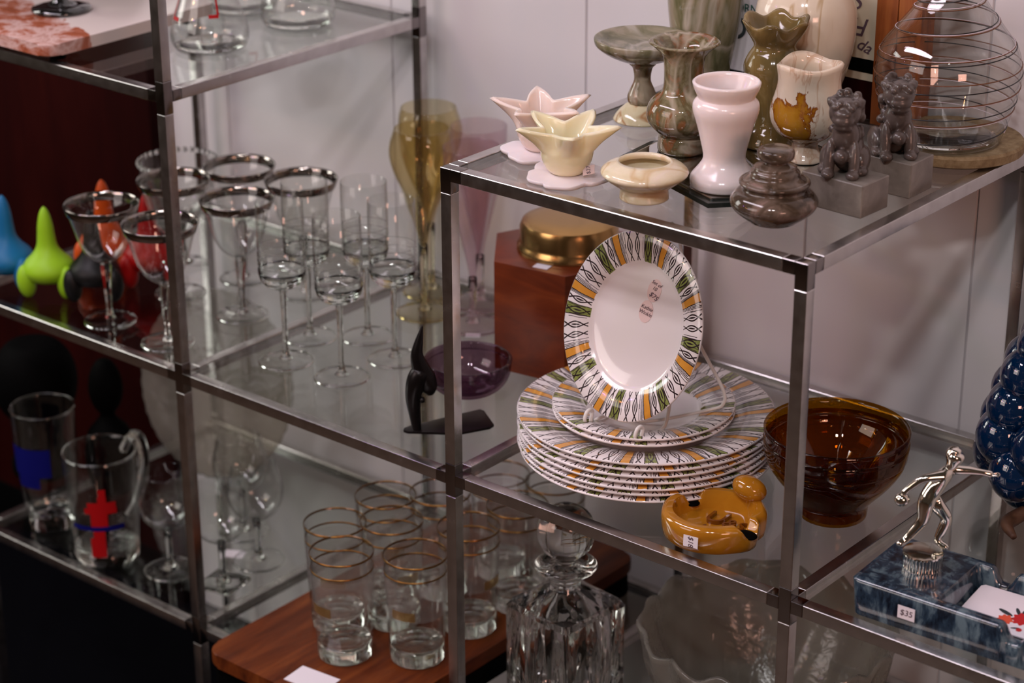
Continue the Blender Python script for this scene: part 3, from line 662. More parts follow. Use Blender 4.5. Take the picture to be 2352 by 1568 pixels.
M_lowd=stone('pale_yellow_onyx',[(.3,(.66,.58,.36)),(.5,(.76,.66,.48)),(.72,(.82,.70,.62))],14,1.0,.09,(1,1,3),veins=((.60,.44,.24),8,.02),sss=.3)
def mk_mex():
    m,nt,b=newmat('cream_and_ochre_onyx'); t=texco(nt); n1=V(nt,noise(nt,t,32,5,.6,1.0)); sp=nt.nodes.new('ShaderNodeSeparateXYZ'); nt.links.new(t,sp.inputs[0])
    x,y,z=[V(nt,q) for q in sp.outputs]
    dx=x-.004; dy=y+.036; dz=(z-.043)*.85; d=(dx*dx+dy*dy*.35+dz*dz).m('SQRT'); f=d*(-1/.040)+.95+(n1-.5)*2.0
    c=ramp(nt,f.x,[(.0,(.72,.60,.46)),(.36,(.74,.64,.50)),(.40,(.22,.055,.008)),(.52,(.40,.17,.012)),(.9,(.46,.22,.02))])
    g=(V(nt,noise(nt,t,20,4,.6,1.2,(1,1,.4)))-.5).abs(); f2=(g*(-1/.03)+1).mx(0); c=mixrgb(nt,f2*.45,c,(.40,.16,.05))
    nt.links.new(c,b.inputs['Base Color']); b.inputs['Roughness'].default_value=.08; return m
M_mex=mk_mex()
M_soap=stone('grey_soapstone',[(.3,(.045,.033,.028)),(.5,(.090,.069,.060)),(.7,(.145,.115,.10))],25,1.0,.25,bmp=.2)
M_block=stone('pale_grey_soapstone',[(.3,(.12,.10,.085)),(.55,(.20,.175,.15)),(.75,(.28,.25,.21))],26,.8,.28,bmp=.1)
M_marb=stone('brown_marble',[(.3,(.025,.016,.011)),(.46,(.07,.048,.032)),(.58,(.14,.10,.075)),(.7,(.24,.16,.135))],42,1.0,.09,detail=7)
M_wavy=stone('olive_onyx',[(.30,(.34,.25,.11)),(.42,(.18,.12,.04)),(.55,(.10,.075,.03)),(.72,(.045,.035,.028))],12,.8,.08,(1,1,.4))
# octagonal mirror tray
Mmir=plain('mirror',(.62,.62,.62),.01,1); Mmed=plain('dark_mirror_edge',(.02,.025,.022),.1,0)
mt=thing('mirror_tray','octagonal mirror tray with dark edges lying under the onyx vases','mirror tray',(0,0,Z1))
oct_=[(.107,.124),(.251,.066),(.274,.090),(.330,.205),(.322,.242),(.195,.290),(.148,.287),(.102,.180)]
prism('mirror_base',oct_,0,.0045,Mmed,mt); cxm=sum(p[0] for p in oct_)/8; cym=sum(p[1] for p in oct_)/8
prism('mirror_face',[(cxm+(x-cxm)*.93,cym+(y-cym)*.93) for x,y in oct_],.0045,.0062,Mmir,mt,bev=.0015,seg=1)
ZM=Z1+.0063
o=lathe('alabaster_vase',shell([(.010,0),(.0285,.0),(.0310,.004),(.0305,.010),(.0235,.019),(.0195,.027),(.0215,.040),(.0265,.060),(.0300,.071),(.0300,.079),(.0265,.0835),(.0262,.0850),(.0300,.0935),(.0312,.0985)],.0035,3),M_wht,None,loc=(.236,.112,ZM),segs=80,sharp=0)
tagit(o,'pinkish white alabaster vase with pinched neck, at the front of the mirror tray','vase')
o=lathe('onyx_vase',shell([(.010,0),(.0225,0),(.0232,.010),(.0225,.0155),(.0205,.017),(.026,.021),(.0335,.030),(.0348,.040),(.031,.050),(.0225,.0575),(.0192,.064),(.0188,.080),(.0205,.094),(.0275,.102),(.0342,.1075)],.004,3),M_onyxB,None,loc=(.146,.172,ZM),segs=80,sharp=0)
tagit(o,'brown and green veined onyx vase with round belly and flared mouth','vase')
fd=thing('pedestal_dish','x','pedestal dish',(.044,.245,Z1)); tagit(fd,'green-brown onyx pedestal dish with a wide shallow plate, on the top shelf',None)
lathe('foot',[(0,0),(.0265,0),(.0275,.004),(.021,.012),(.0125,.018),(0,.020)],M_onyxY,fd,sm=4,sharp=0)
lathe('stem',[(0,.018),(.0125,.0175),(.0150,.024),(.0125,.032),(.0085,.042),(.0100,.054),(.0140,.060),(0,.062)],M_onyxB,fd,sm=4,sharp=0)
lathe('plate',[(0,.060),(.016,.061),(.034,.068),(.0470,.077),(.0495,.083),(.0485,.0855),(.0440,.0845),(.030,.079),(0,.077)],M_onyxG,fd,sm=3,segs=72,sharp=0)
o=lathe('onyx_vase',shell([(.010,0),(.020,0),(.022,.006),(.024,.020),(.0290,.050),(.0345,.080),(.0375,.108),(.0370,.130),(.029,.145),(.026,.155),(.033,.168)],.004,3),M_onyxG,None,loc=(.060,.329,Z1),segs=72,sharp=0); o.scale=(1.03,1.03,1)
tagit(o,'tall green onyx vase with cloudy white streaks behind the pedestal dish','vase')
def wavyrim(x,y,z):
    r=math.hypot(x,y); a=math.atan2(y,x); k=max(0,(z-.098)/.024); return (x*(1+.07*k*math.cos(6*a)),y*(1+.07*k*math.cos(6*a)),z+.0030*k*math.cos(6*a+.5))
o=lathe('ruffled_vase',shell([(.010,0),(.029,0),(.0300,.006),(.0265,.014),(.0205,.022),(.0195,.030),(.0235,.050),(.0285,.070),(.0290,.080),(.0245,.090),(.0205,.0960),(.0210,.101),(.0280,.112),(.0325,.1215)],.0035,3),M_wavy,None,loc=(.200,.245,ZM),segs=98,warp=wavyrim,sharp=0)
tagit(o,'olive brown onyx vase with a ruffled petal rim, behind the white alabaster vase','vase')
o=lathe('onyx_vase',shell([(.010,0),(.026,0),(.027,.006),(.027,.020),(.038,.045),(.0465,.075),(.0500,.102),(.0480,.128),(.036,.150),(.026,.160),(.028,.170)],.004,3),M_cream,None,loc=(.1846,.3225,Z1+.0003),segs=80,sharp=0)
tagit(o,'big rounded cream onyx vase standing behind the ruffled vase','vase')
def triw(x,y,z):
    a=math.atan2(y,x); k=max(0,min(1,(z-.05)/.03)); f=1+.08*k*math.cos(3*a-.9); return (x*f,y*f,z+.002*k*math.cos(3*a-.9))
o=lathe('onyx_goblet',shell([(.006,0),(.0165,0),(.0175,.003),(.0135,.010),(.0125,.017),(.0165,.021),(.027,.028),(.0335,.039),(.0345,.052),(.0315,.066),(.0290,.080),(.0310,.0945)],.0045,3),M_mex,None,loc=(.253,.222,ZM),segs=84,warp=triw,sharp=0)
tagit(o,'cream onyx goblet with ochre brown patches, behind the soapstone lions','goblet')
o=lathe('onyx_dish',shell([(.008,0),(.0215,0),(.0225,.004),(.0225,.0105),(.028,.0145),(.0385,.0225),(.0400,.0265),(.0360,.0305),(.0290,.0335),(.0262,.0345)],.0048,3),M_lowd,None,loc=(.190,.052,Z1),segs=72,sharp=0)
tagit(o,'low pale yellow onyx dish between the lotus holders and the marble jar','dish')
# marble jar with lid
mj=thing('marble_jar','small lidded brown marble jar at the front right of the top shelf','jar',(.316,.074,Z1))
lathe('jar_body',[(0,0),(.018,0),(.024,.003),(.0355,.012),(.0392,.020),(.0345,.0275),(.0285,.0310),(.0290,.0345),(.0315,.0360),(.0312,.0385),(.026,.0395),(0,.0395)],M_marb,mj,sm=4,segs=72,sharp=0)
lathe('lid',[(0,.0385),(.0262,.0385),(.0268,.0405),(.0225,.0435),(.0218,.0470),(.0190,.0500),(.0185,.0520),(.0115,.0545),(.0105,.0560),(.0155,.0590),(.0165,.0625),(.0160,.0665),(.0125,.0685),(0,.0690)],M_marb,mj,sm=3,segs=72,sharp=0)
# foo dogs
def foodog(loc,rz,lb,bx,by,bh_,dxy):
    t=thing('stone_lion','x','statuette',loc,rz,'soapstone guardian lions'); t['label']=lb
    box('plinth',-bx,bx,-by,by,0,bh_,M_block,t,bev=.0022,seg=3); z=0
    P=[((.002,.004,z+.018),(.0125,.0155,.019),(.25,0,0)),((.001,-.004,z+.030),(.011,.011,.014),(.3,0,0)),
       ((0,-.007,z+.049),(.0125,.012,.0115),(0,0,0)),((0,-.0155,z+.045),(.0085,.0065,.0055),(0,0,0)),((0,-.0165,z+.0505),(.0075,.005,.0035),(.3,0,0)),
       ((0,-.015,z+.0390),(.0075,.0055,.0028),(-.3,0,0)),((-.006,-.0165,z+.055),(.0035,.003,.003),(0,0,0)),((.006,-.0165,z+.055),(.0035,.003,.003),(0,0,0)),
       ((-.0095,-.012,z+.012),(.0045,.0055,.017),(-.15,0,0)),((.0095,-.012,z+.012),(.0045,.0055,.017),(-.15,0,0)),
       ((-.0095,-.0175,z+.0035),(.0052,.0065,.0038),(0,0,0)),((.0095,-.0175,z+.0035),(.0052,.0065,.0038),(0,0,0)),
       ((-.0135,.006,z+.0095),(.0062,.0125,.0105),(.2,0,0)),((.0135,.006,z+.0095),(.0062,.0125,.0105),(.2,0,0)),
       ((-.0145,-.004,z+.0035),(.005,.008,.0038),(0,0,0)),((.0145,-.004,z+.0035),(.005,.008,.0038),(0,0,0)),
       ((0,.018,z+.028),(.006,.0045,.014),(-.15,0,0)),((0,.020,z+.044),(.0045,.0035,.006),(-.2,0,0)),((0,-.016,z+.017),(.0058,.0058,.0058),(0,0,0))]
    r=random.Random(int(1000*loc[0]))
    for k in range(34):
        a=r.uniform(.25,PI-.25); h=r.uniform(.026,.062); rr=.0125*(1-.35*max(0,(h-.05)/.012))
        P.append(((rr*math.cos(a),rr*math.sin(a)*.9-.004,z+h),(.0034,.0034,.0034),(0,0,0)))
    for k in range(10):
        a=2*PI*k/10; P.append(((.0105*math.cos(a),-.006+.009*math.sin(a),z+.0575),(.0036,.0036,.003),(0,0,0)))
    for s_ in(-1,1): P.append(((s_*.0115,-.005,.055),(.0025,.0045,.005),(0,s_*.5,0)))
    o=blob('lion',P,M_soap,t,vox=.0009,smooth=1); o.location=(dxy[0],dxy[1],bh_-.0008); o.rotation_euler=(0,0,dxy[2]); o.scale=(1.17,1.17,1.19)
foodog((.342,.150,Z1),-.05,'grey soapstone lion on a square block, the nearer of the pair',.033,.0215,.031,(-.004,.002,.45))
foodog((.350,.2215,Z1),-.0,'grey soapstone lion on a square block, the farther one beside the striped decanter',.030,.0205,.033,(-.002,.001,.75))
# cork trivet and striped decanter
M_cork=stone('cork',[(.3,(.16,.10,.045)),(.5,(.24,.165,.08)),(.7,(.31,.23,.125))],120,.3,.8,bmp=.4)
o=lathe('cork_trivet',[(0,0),(.0655,0),(.0685,.002),(.0690,.010),(.0670,.0125),(0,.0128)],M_cork,None,loc=(.337,.3560,Z1+.0012),segs=72,sharp=40); tagit(o,'round thick cork trivet under the striped glass decanter','trivet')
dg=thing('striped_decanter','round glass decanter wound with thin gold, white and black spiral lines','decanter',(.3350,.3400,Z1+.0142)); dg.scale=(1.09,1.09,1.05)
dpr=[(.010,0),(.0445,0),(.0495,.003),(.0545,.018),(.0600,.038),(.0635,.058),(.0635,.070),(.0590,.088),(.0450,.108),(.0320,.126),(.0225,.142),(.0170,.158),(.0150,.175),(.015,.19),(.0165,.205)]
lathe('decanter_body',shell(dpr,.0016,4),M_thin,dg,segs=96,sharp=0)
lathe('decanter_base',[(0,.0018),(.040,.0018),(.046,.0045),(.040,.0065),(0,.005)],M_solid,dg,sharp=0)
dc=catmull([(r,z,0) for r,z in dpr],8)
def dr(z):
    for a,b in zip(dc,dc[1:]):
        if a[1]<=z<=b[1] and b[1]>a[1]: return a[0]+(b[0]-a[0])*(z-a[1])/(b[1]-a[1])
    return .04
M_wl=plain('white_enamel_line',(.70,.60,.66),.4); M_gl=plain('gold_line',(.14,.05,.015),.4); M_bl=plain('black_line',(.01,.008,.008),.3)
def spiral(mt_,z0,z1,turns,ph,rad,nm):
    n=int(turns*48); pts=[]
    for i in range(n+1):
        f=i/n; z=z0+(z1-z0)*f; a=ph+2*PI*turns*f; r=dr(z)+.0002; pts.append((r*math.cos(a),r*math.sin(a),z))
    tube(nm,pts,rad,mt_,dg,segs=6,sm=1)
spiral(M_wl,.012,.175,8.0,.3,.00038,'white_spiral'); spiral(M_gl,.020,.178,8.0,2.2,.0006,'gold_spiral'); spiral(M_bl,.006,.155,6.0,4.0,.00055,'black_spiral')
# lotus holders
M_lot=stone('yellow_glow_onyx',[(.3,(.78,.70,.42)),(.6,(.82,.74,.56)),(.8,(.84,.66,.60))],8,.5,.12,sss=.6)
M_lotp=stone('pink_glow_onyx',[(.3,(.80,.62,.56)),(.7,(.82,.70,.62))],8,.5,.14,sss=.6)
M_lbase=stone('milky_onyx',[(.3,(.80,.70,.72)),(.7,(.84,.76,.78))],8,.5,.2,sss=.5)
def lotus(loc,rz,m1,lb,tagged):
    t=thing('lotus_holder','x','candle holder',loc,rz,'lotus shaped onyx candle holders'); t['label']=lb
    def pw(x,y,z):
        a=math.atan2(y,x); k=max(0,min(1,(z-.028)/.021)); c=1-abs(math.sin(2.5*a)); c=c**.85; f=1+k*(1.0*c-.10); return (x*f,y*f,z+.006*k*(c-.3))
    lathe('flower_cup',shell([(.004,.005),(.013,.0055),(.0195,.011),(.0235,.019),(.0252,.028),(.0250,.035),(.0262,.042),(.0275,.049)],.0042,5),m1,t,segs=100,warp=pw,sharp=0)
    rf=lambda a:.0360*(1+.20*abs(math.cos(2.5*a+.4))**.6-.10+.05*math.sin(3*a+1)+.025*math.cos(10*a)); radial('scalloped_base',rf,lambda x,y,u,a:.0062-.0015*u*u,M_lbase,t,nr=8,na=98)
    if tagged:
        p=box('price_sticker',-.006,.006,-.0045,.0045,0,.0003,M_stick,t,loc=(.0235,-.012,.0135),rot=(.9,-.3,-.1)); text('price_text','$27',.0055,M_ink,p,(0,0,.0004),(0,0,PI/2),.00006,.1)
lotus((.100,.052,Z1),.45,M_lot,'yellowish onyx lotus candle holder with a price sticker, in front',True)
lotus((.037,.093,Z1),1.1,M_lotp,'pinkish onyx lotus candle holder behind the yellowish one',False)
# things leaning at the back of the top shelf
M_card=stone('aged_cream_paper',[(.3,(.52,.44,.30)),(.6,(.60,.53,.40)),(.8,(.36,.22,.06))],6,.6,.7)
M_green=plain('dark_green_print',(.01,.10,.07),.6)
hb=thing('printed_carton','dark carton with a white label and green lettering between the onyx vases','box',(.085,.392,Z1))
box('carton_body',-.052,.030,-.012,.012,0,.135,M_black,hb,bev=.0008)
lb=box('carton_label',-.046,.024,-.0128,-.0120,.026,.128,M_paper,hb)
text('label_text','HORN',.0125,M_green,hb,(-.012,-.0132,.0935),(PI/2,0,0),.0002,0)
lathe('printed_ring',[(.0085,0),(.0105,.0003),(.0125,0)],M_leaf,hb,loc=(-.020,-.0132,.072),rot=(PI/2,0,0),segs=32,sharp=0)
pfr=thing('framed_print','orange-brown wooden frame with black cursive writing upside down on cream paper','framed picture',(.225,.392,Z1))
box('frame_stile',.006,.030,-.014,.010,0,.175,M_framew,pfr,bev=.001)
box('frame_stile',.032,.058,-.016,.010,0,.178,M_framew,pfr,bev=.001)
box('frame_backing',-.060,.006,-.002,.008,0,.175,M_mahog,pfr,bev=.001)
box('print_sheet',-.052,.005,-.0035,-.002,.040,.170,M_card,pfr)
text('print_text','Fre\nSe',.0265,M_ink,pfr,(-.024,-.0040,.108),(PI/2,PI,0),.0003,.35)
box('print_band',-.052,.005,-.0040,-.0034,.048,.062,M_black,pfr)
text('print_text','da',.0180,M_ink,pfr,(-.012,-.0040,.075),(PI/2,.3,0),.0003,.35)
# ------------------------------------------------------------------ upper left shelf
M_marbB=stone('rust_and_pink_marble',[(.28,(.25,.07,.035)),(.42,(.42,.17,.11)),(.55,(.66,.50,.46)),(.68,(.34,.10,.05))],9,2.0,.2)
def mk_two():
    m,nt,b=newmat('two_tone_marble'); t=texco(nt); sp=nt.nodes.new('ShaderNodeSeparateXYZ'); nt.links.new(t,sp.inputs[0])
    n1=noise(nt,t,13,6,.65,2.0); c=ramp(nt,n1,[(.28,(.16,.035,.015)),(.44,(.34,.10,.05)),(.56,(.58,.40,.36)),(.7,(.26,.07,.03))])
    k=(V(nt,sp.outputs[0])*.35+V(nt,sp.outputs[1])*1.0+(V(nt,n1)-.5)*.05).gt(-.030)
    nt.links.new(mixrgb(nt,k,c,(.62,.54,.50)),b.inputs['Base Color']); b.inputs['Roughness'].default_value=.22; return m
mb=thing('marble_board','rust-veined pink and cream marble serving board overhanging the upper left shelf','board',(-.690,.120,Z1))
pts=[]
hw,hd,rc=.112,.128,.018
for sx,sy,a0 in((1,-1,-PI/2),(1,1,0),(-1,1,PI/2),(-1,-1,PI)):
    for k in range(7): a=a0+k*PI/12; pts.append((sx*(hw-rc)+rc*math.cos(a),sy*(hd-rc)+rc*math.sin(a)))
prism('marble_slab',pts,.009,.0225,mk_two(),mb,bev=.002)
for sx in(-1,1):
    for sy in(-1,1): lathe('foot',[(0,0),(.009,0),(.010,.009),(0,.009)],M_black,mb,loc=(sx*.09,sy*.098,0),segs=20)
bk=thing('black_candlestick','black glass foot of a candlestick standing on the marble board','candlestick',(-.690,.104,Z1+.0226))
lathe('foot',[(0,0),(.033,0),(.035,.002),(.034,.005),(.022,.008),(.010,.012),(.007,.020),(0,.020)],M_black,bk,sharp=0); bk.children[0].data.materials[0]=plain('black_glass',(.006,.006,.006),.05,coat=1)
lathe('stem',[(0,.018),(.007,.018),(.005,.04),(.006,.09),(.014,.10),(.014,.12),(0,.12)],bk.children[0].data.materials[0],bk,sharp=0)
M_redm=plain('red_print_on_glass',(.36,.004,.006),.5,spec=.2)
def flask():
    t=thing('glass_carafe','x','carafe',(0,0,0))
    pr=[(.010,0),(.034,0),(.0405,.003),(.0440,.012),(.0440,.022),(.0405,.036),(.0340,.054),(.0265,.076),(.0200,.098),(.0180,.120),(.0200,.135)]
    lathe('carafe_body',shell(pr,.0018,4),M_thin,t,segs=72,sharp=0)
    lathe('carafe_base',[(0,.002),(.033,.002),(.040,.005),(.034,.0065),(0,.005)],M_solid,t,sharp=0)
    for a0,a1,z0,z1 in((-2.35,-2.28,.040,.062),(-2.35,-2.0,.037,.041),(-.75,-.68,.046,.070),(-1.0,-.70,.043,.047)):
        def rr(z): return .0405+(z-.036)*(.0265-.0405)/.040+.0004
        lathe('red_mark',[(rr(z0),z0),(rr((z0+z1)/2),(z0+z1)/2),(rr(z1),z1)],M_redm,t,a0=a0,a1=a1,segs=8,sharp=0)
    return t
pf=flask(); G='clear glass carafes with red printed marks'
for i,(x,y,lb,rz) in enumerate([(-.498,.158,'clear glass carafe with red marks just right of the left front post',.25),(-.493,.293,'clear glass carafe with red marks farther back near the shelf corner',.1),
    (-.596,.300,'clear glass carafe at the back between the two nearer carafes',.4),(-.530,.050+.008,'x',0)]):
    if i==3: continue
    place(pf,i,x,y,Z1,lb,G,rz)
place(pf,1,-.612,.215+.052,Z1,'clear glass carafe with a red mark between the marble board and the left post',G,1.2) if False else None
# ------------------------------------------------------------------ lower shelf
tr=thing('wooden_tray','dark reddish-brown wooden board on a black base projecting from the lower shelf','tray',(-.1835,.160,ZL))
pts=[]
hw,hd,rc=.1225,.240,.022
for sx,sy,a0 in((1,-1,-PI/2),(1,1,0),(-1,1,PI/2),(-1,-1,PI)):
    for k in range(7): a=a0+k*PI/12; pts.append((sx*(hw-rc)+rc*math.cos(a),sy*(hd-rc)+rc*math.sin(a)))
prism('board',pts,.028,.0445,M_board,tr,bev=.003)
prism('black_base',[(x*.985,y*.985) for x,y in pts],0,.028,M_black,tr)
BZ=ZL+.0447
M_band=None
def mk_lattice():
    m=thinglass('frosted_lattice',(.95,.95,.95),.2,haze=.17,hazecol=(.8,.74,.70)); return m
M_lat=mk_lattice()
def tumbler():
    t=thing('tumbler','x','tumbler',(0,0,0))
    pr=[(.010,0),(.0275,0),(.0300,.003),(.0308,.014),(.0318,.040),(.0335,.090),(.0352,.129)]
    lathe('glass_wall',shell([(.0298,.0135),(.0308,.016),(.0318,.040),(.0335,.090),(.0352,.129)],.0013,4),M_thin,t,segs=64,sharp=0)
    lathe('glass_base',[(0,.002),(.018,.0015),(.0275,0),(.0298,.002),(.0306,.010),(.0304,.0170),(.0280,.0210),(.020,.0165),(.010,.0150),(0,.0148)],M_solid,t,segs=64,sharp=0)
    for z,h in((.1265,.0022),(.1092,.0018)):
        r=.0318+(z-.04)*(.0352-.0318)/.089+.0002
        lathe('gold_ring',[(r,z),(r+.0001,z+h),(r-.0006,z+h),(r-.0007,z),(r,z)],M_gold,t,segs=64,sharp=0)
    lathe('lattice_band',[(.0326,.060),(.0337,.084),(.0346,.106)],M_lat,t,segs=64,sharp=0)
    for a in(-1.15,):
        lathe('gold_emblem',[(.0333,.062),(.0336,.073)],thinglass('faint_gold',(.72,.55,.30),.3,haze=.3,hazecol=(.5,.3,.1)),t,a0=a-.42,a1=a+.42,segs=14,sharp=0)
    return t
pt_=tumbler(); G='gold-rimmed tumblers on the wooden tray'
TB=[(-.177,.013,'gold-rimmed tumbler behind the white price card, nearest the front left'),(-.111,.059,'gold-rimmed tumbler just left of the middle front post, lowest in its row'),
 (-.229,.057,'gold-rimmed tumbler directly behind the front left tumbler on the tray'),(-.231,.142,'gold-rimmed tumbler, left one of the back row on the tray'),
 (-.184,.101,'gold-rimmed tumbler in the centre of the tray between its neighbours'),(-.108,.144,'gold-rimmed tumbler seen right behind the middle front post'),
 (-.188,.187,'gold-rimmed tumbler under the shelf rail, farther back on the tray'),(-.100,.219,'gold-rimmed tumbler beside the ball stopper of the decanter'),
 (-.165,.266,'gold-rimmed tumbler at the back left of the tray, seen through the glass shelf'),(-.103,.292,'gold-rimmed tumbler at the back right of the tray, under the plates')]
for i,(x,y,lb_) in enumerate(TB): place(pt_,i,x,y,BZ,lb_,G,rz=.35*i-.5)
cdp=box('price_card',-.026,.026,-.0165,.0165,0,.0008,M_paper,loc=(-.1665,-.0500,BZ+.0003),rot=(0,0,.10)); tagit(cdp,'blank white price card lying on the wooden tray in front of the tumblers','price card')
tg2=box('price_tag',-.013,.013,-.009,.009,0,.0009,M_paper,loc=(-.500,.150,ZL+.0004),rot=(0,0,.5)); tagit(tg2,'blank white price tag on the lower glass shelf behind the square-footed goblet','price tag')
# square decanter
dq=thing('square_decanter','square cut-glass decanter with a ball stopper in front of the wooden tray','decanter',(.0455,.1235,ZL),EZ-.02)
sq=.0465; M_cut=solidglass('cut_crystal',(.99,.99,.99),0,.9,30,(1,1,.35))
def sqr(h,z,rc=.006):
    out=[]
    for sx,sy,a0 in((1,-1,-PI/2),(1,1,0),(-1,1,PI/2),(-1,-1,PI)):
        for k in range(5): a=a0+k*PI/8; out.append((sx*(h-rc)+rc*math.cos(a),sy*(h-rc)+rc*math.sin(a),z))
    return out
def loftsq(levels_,name,mat,flip=False,par=None,rz=PI/4):
    bm=bmesh.new(); rings=[[bm.verts.new(p) for p in sqr(h,z,rc)] for h,z,rc in levels_]
    for A,B in zip(rings,rings[1:]):
        n=len(A)
        for i in range(n): bm.faces.new((A[i],A[(i+1)%n],B[(i+1)%n],B[i]))
    bm.faces.new(rings[0][::-1]); bm.faces.new(rings[-1])
    bmesh.ops.recalc_face_normals(bm,faces=bm.faces[:])
    if flip: bmesh.ops.reverse_faces(bm,faces=bm.faces[:])
    return bm
b1=loftsq([(.0455,0,.006),(.0465,.004,.006),(.0465,.138,.006),(.0435,.144,.008),(.0290,.1535,.011),(.0165,.160,.0125),(.0150,.166,.0148)],'o',None)
b2=loftsq([(.0300,.020,.026),(.0390,.030,.034),(.0405,.110,.036),(.0350,.134,.031),(.0200,.150,.018),(.0105,.160,.0100),(.0095,.1655,.0094)],'i',None,flip=True)
me=bpy.data.meshes.new('t'); b2.to_mesh(me); b1.from_mesh(me); b2.free()
# cut facets: radiating grooves on the four faces
ob=from_bm('decanter_body',b1,M_cut,dq,rot=(0,0,PI/4),fix=False); autosmooth(ob,25)
for f4 in range(4):
    for k in range(7):
        a=-.54+k*.18; L_=.068-.011*abs(k-3)
        p0=Vector((0,-.0462,.018)); d=Vector((math.sin(a),0,math.cos(a))); 
        q0=p0+d*.014; q1=p0+d*(.014+L_); mrot=Matrix.Rotation(PI/4+f4*PI/2,3,'Z')
        tube('cut_facet',[tuple(mrot@q0),tuple(mrot@((q0+q1)/2)),tuple(mrot@q1)],[.0008,.0042,.0008],M_solid,dq,segs=6,sm=5,flat=.6)
lathe('neck_collar',[(0,.164),(.0150,.164),(.0165,.171),(.0240,.178),(.0325,.184),(.0330,.188),(.0270,.1905),(.0150,.1885),(0,.1885)],M_solid,dq,segs=56,sm=3,sharp=0)
lathe('ball_stopper',[(0,.1890),(.0105,.1890),(.0125,.194),(.0165,.199),(.0250,.207),(.0298,.218),(.0305,.229),(.0270,.243),(.0180,.252),(.0080,.2560),(0,.2565)],M_solid,dq,segs=56,sm=4,sharp=0)
# big frosted bowl
M_ice=thinglass('crackled_ice_glass',(.88,.88,.84),.18,haze=.5,hazecol=(.40,.38,.33),bmp=1.0,bs=38)
def icew(x,y,z):
    a=math.atan2(y,x); r=math.hypot(x,y); k=min(1,max(0,z/.16)); f=1+.022*k*math.sin(11*a+1.5*math.sin(3*a)+z*40)+.012*k*math.sin(23*a-z*60); return (x*f,y*f,z+.006*k*math.sin(9*a+2*math.sin(4*a)))
o=lathe('ice_glass_bowl',shell([(.020,0),(.055,0),(.060,.006),(.072,.022),(.095,.050),(.114,.082),(.127,.118),(.133,.150)],.006,4),M_ice,None,loc=(.2480,.2060,ZL),segs=140,warp=icew,sharp=0)
tagit(o,'large frosted crackled glass bowl with a ragged wavy rim under the middle shelf','bowl')
# beer glasses
pl=thing('pilsner_glass','tall beer glass with a blue printed emblem, far left of the lower shelf','beer glass',(-.742,.062,ZL))
lathe('glass_wall',shell([(.0295,.018),(.0345,.04),(.0382,.09),(.0397,.135),(.0405,.1635)],.0016,4),M_thin,pl,segs=64,sharp=0)
lathe('glass_base',[(0,.003),(.020,0),(.0275,0),(.0290,.004),(.0290,.020),(.024,.024),(.010,.020),(0,.019)],M_solid,pl,sharp=0)
M_bluep=plain('blue_print',(.004,.005,.11),.6,spec=.1)
lathe('blue_emblem',[(.0382,.082),(.0390,.104),(.0396,.121)],M_bluep,pl,a0=-2.25,a1=-.55,segs=20,sharp=0)
lathe('blue_emblem',[(.0371,.066),(.0382,.082)],M_bluep,pl,a0=-1.85,a1=-.95,segs=16,sharp=0)
lathe('rim',[(.0402,.1628),(.0409,.1640),(.0398,.1650),(.0390,.1638),(.0402,.1628)],M_solid,pl,sharp=0)
mg=thing('beer_mug','clear glass beer mug with handle, red figure and blue lettering, on the lower shelf','beer mug',(-.622,.050,ZL))
lathe('glass_wall',shell([(.0395,.014),(.0405,.02),(.0425,.06),(.0440,.10),(.0455,.1435)],.0028,4),M_thin,mg,segs=64,sharp=0)
lathe('glass_base',[(0,.002),(.034,0),(.0400,.003),(.0405,.016),(.034,.021),(.012,.018),(0,.017)],M_solid,mg,sharp=0)
lathe('rim',[(.0450,.1425),(.0460,.1440),(.0445,.1455),(.0425,.1440),(.0450,.1425)],M_solid,mg,sharp=0)
tube('handle',[(-.010,.043,.122),(-.018,.066,.134),(-.026,.086,.122),(-.027,.092,.092),(-.024,.082,.060),(-.016,.062,.040),(-.010,.042,.032)],[.0055,.006,.0065,.0065,.006,.0055,.005],M_solid,mg,segs=16)
A0=-.86
def patch(nm,mt_,par,rb,z0,z1,ac,aw0,aw1):
    lathe(nm,[(rb(z0),z0),(rb((z0+z1)/2),(z0+z1)/2),(rb(z1),z1)],mt_,par,a0=ac-max(aw0,aw1),a1=ac+max(aw0,aw1),segs=12,sharp=0)
rb=lambda z:.0400+z*.0385*1.0/.98*.98*.99+.0009 if False else .0412+(z-.02)*.040
for z0,z1,aw,dc_ in((.018,.045,.22,-.05),(.045,.060,.17,.0),(.060,.078,.24,.03),(.078,.086,.46,.08),(.086,.094,.40,.12),(.094,.102,.12,.14),(.102,.112,.10,.15)):
    patch('red_figure_print',M_redm,mg,rb,z0,z1,A0+dc_,aw,aw)
lathe('blue_lettering_print',[(rb(.055)+.0003,.055),(rb(.061)+.0003,.061)],M_bluep,mg,a0=A0-.85,a1=A0+.75,segs=30,sharp=0)
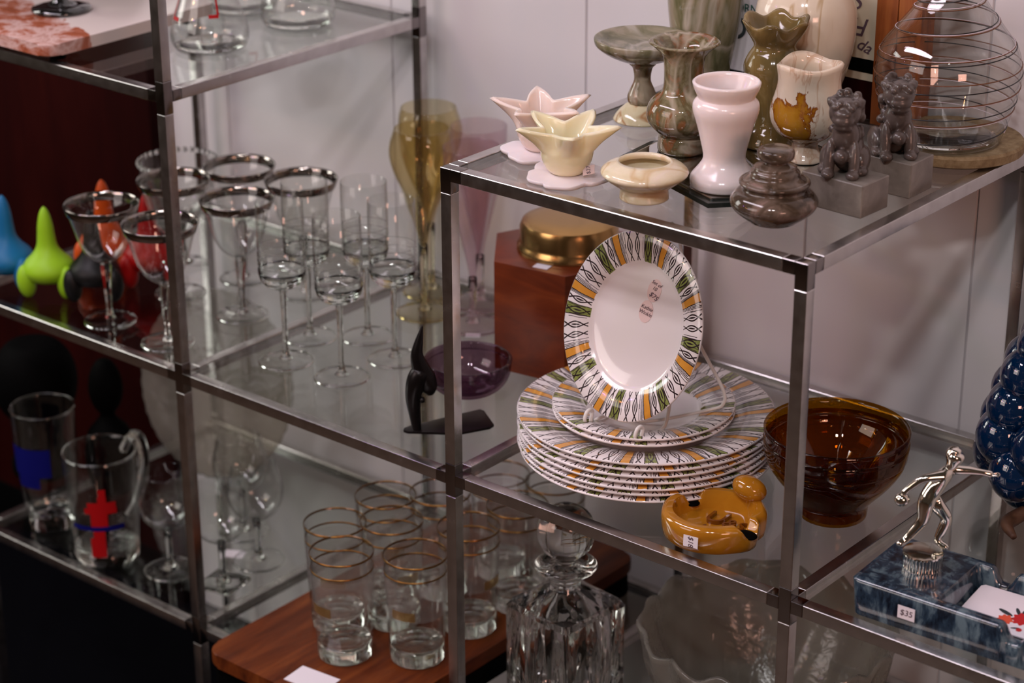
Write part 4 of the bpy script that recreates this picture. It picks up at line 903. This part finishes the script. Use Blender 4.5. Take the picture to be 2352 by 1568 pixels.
# wine goblets lower left
def gob(sqf):
    t=thing('wine_goblet','x','wine goblet',(0,0,0))
    lathe('bowl',shell([(.004,.058),(.014,.061),(.0265,.071),(.0335,.086),(.0345,.102),(.0300,.122),(.0275,.134)],.0012,5),M_thin,t,segs=64,sharp=0)
    lathe('stem',[(0,.060),(.0050,.059),(.0040,.04),(.0040,.018),(.0060,.008),(.010,.004),(0,.004)],M_solid,t,segs=24,sharp=0)
    if sqf: box('square_foot',-.024,.024,-.024,.024,0,.0045,M_solid,t,bev=.0012)
    else: lathe('foot',[(0,.0048),(.010,.0042),(.0310,.0025),(.0325,.001),(.031,0),(0,0)],M_thin,t,sharp=0); footrim(t,.032)
    return t
g1=gob(False); G='clear wine goblets on the lower shelf'
place(g1,0,-.532,.073,ZL,'clear wine goblet with round foot, left of the left front post',G)
place(g1,1,-.465,.158,ZL,'clear wine goblet with round foot, right of the square-footed goblet',G)
g2=gob(True); place(g2,0,-.456,.090,ZL,'clear wine goblet standing on a square glass foot',G,rz=.2)
place(g1,1,-.535,.200,ZL,'clear wine goblet behind the square-footed one',G)
# leaning textured platter
M_plat=thinglass('pebbled_glass',(.86,.84,.78),.25,haze=.42,hazecol=(.40,.37,.32),bmp=.9,bs=70)
lp=lathe('glass_platter',[(0,0),(.085,.001),(.105,.006),(.125,.012),(.1265,.0135),(.124,.0150),(.103,.010),(.084,.0050),(0,.004)],M_plat,None,segs=110,sharp=0,warp=lambda x,y,z:(x*(1+.008*math.sin(40*math.atan2(y,x))),y*(1+.008*math.sin(40*math.atan2(y,x))),z))
lp.location=(-.690,.318,ZL+.1225); lp.rotation_euler=(math.radians(75),0,math.radians(8)); tagit(lp,'large round pebbled glass platter leaning upright behind the goblets','platter')
# black vases beyond the shelf rack at the left
def bv(loc,s,lb,cat='vase'):
    o=lathe('black_vase',[(0,0),(.040,0),(.052,.03),(.060,.09),(.050,.15),(.022,.185),(.018,.20),(.032,.222),(.040,.258),(.034,.30),(.016,.33),(0,.335)],M_black,None,loc=loc,sm=4,segs=48,sharp=0); o.scale=(s,s,s); tagit(o,lb,cat,'dark vases behind the lower shelf')
bv((-.755,.175,ZL),.56,'black vase with a bulbous top standing behind the beer mug')
o=lathe('round_vase',[(0,0),(.035,0),(.040,.02),(.030,.05),(.036,.08),(.050,.105),(.056,.135),(.050,.165),(.035,.185),(.02,.19),(0,.19)],M_black,None,loc=(-.868,.150,ZL),sm=4,sharp=0); tagit(o,'large round black vase at the left picture edge, lower shelf','vase')
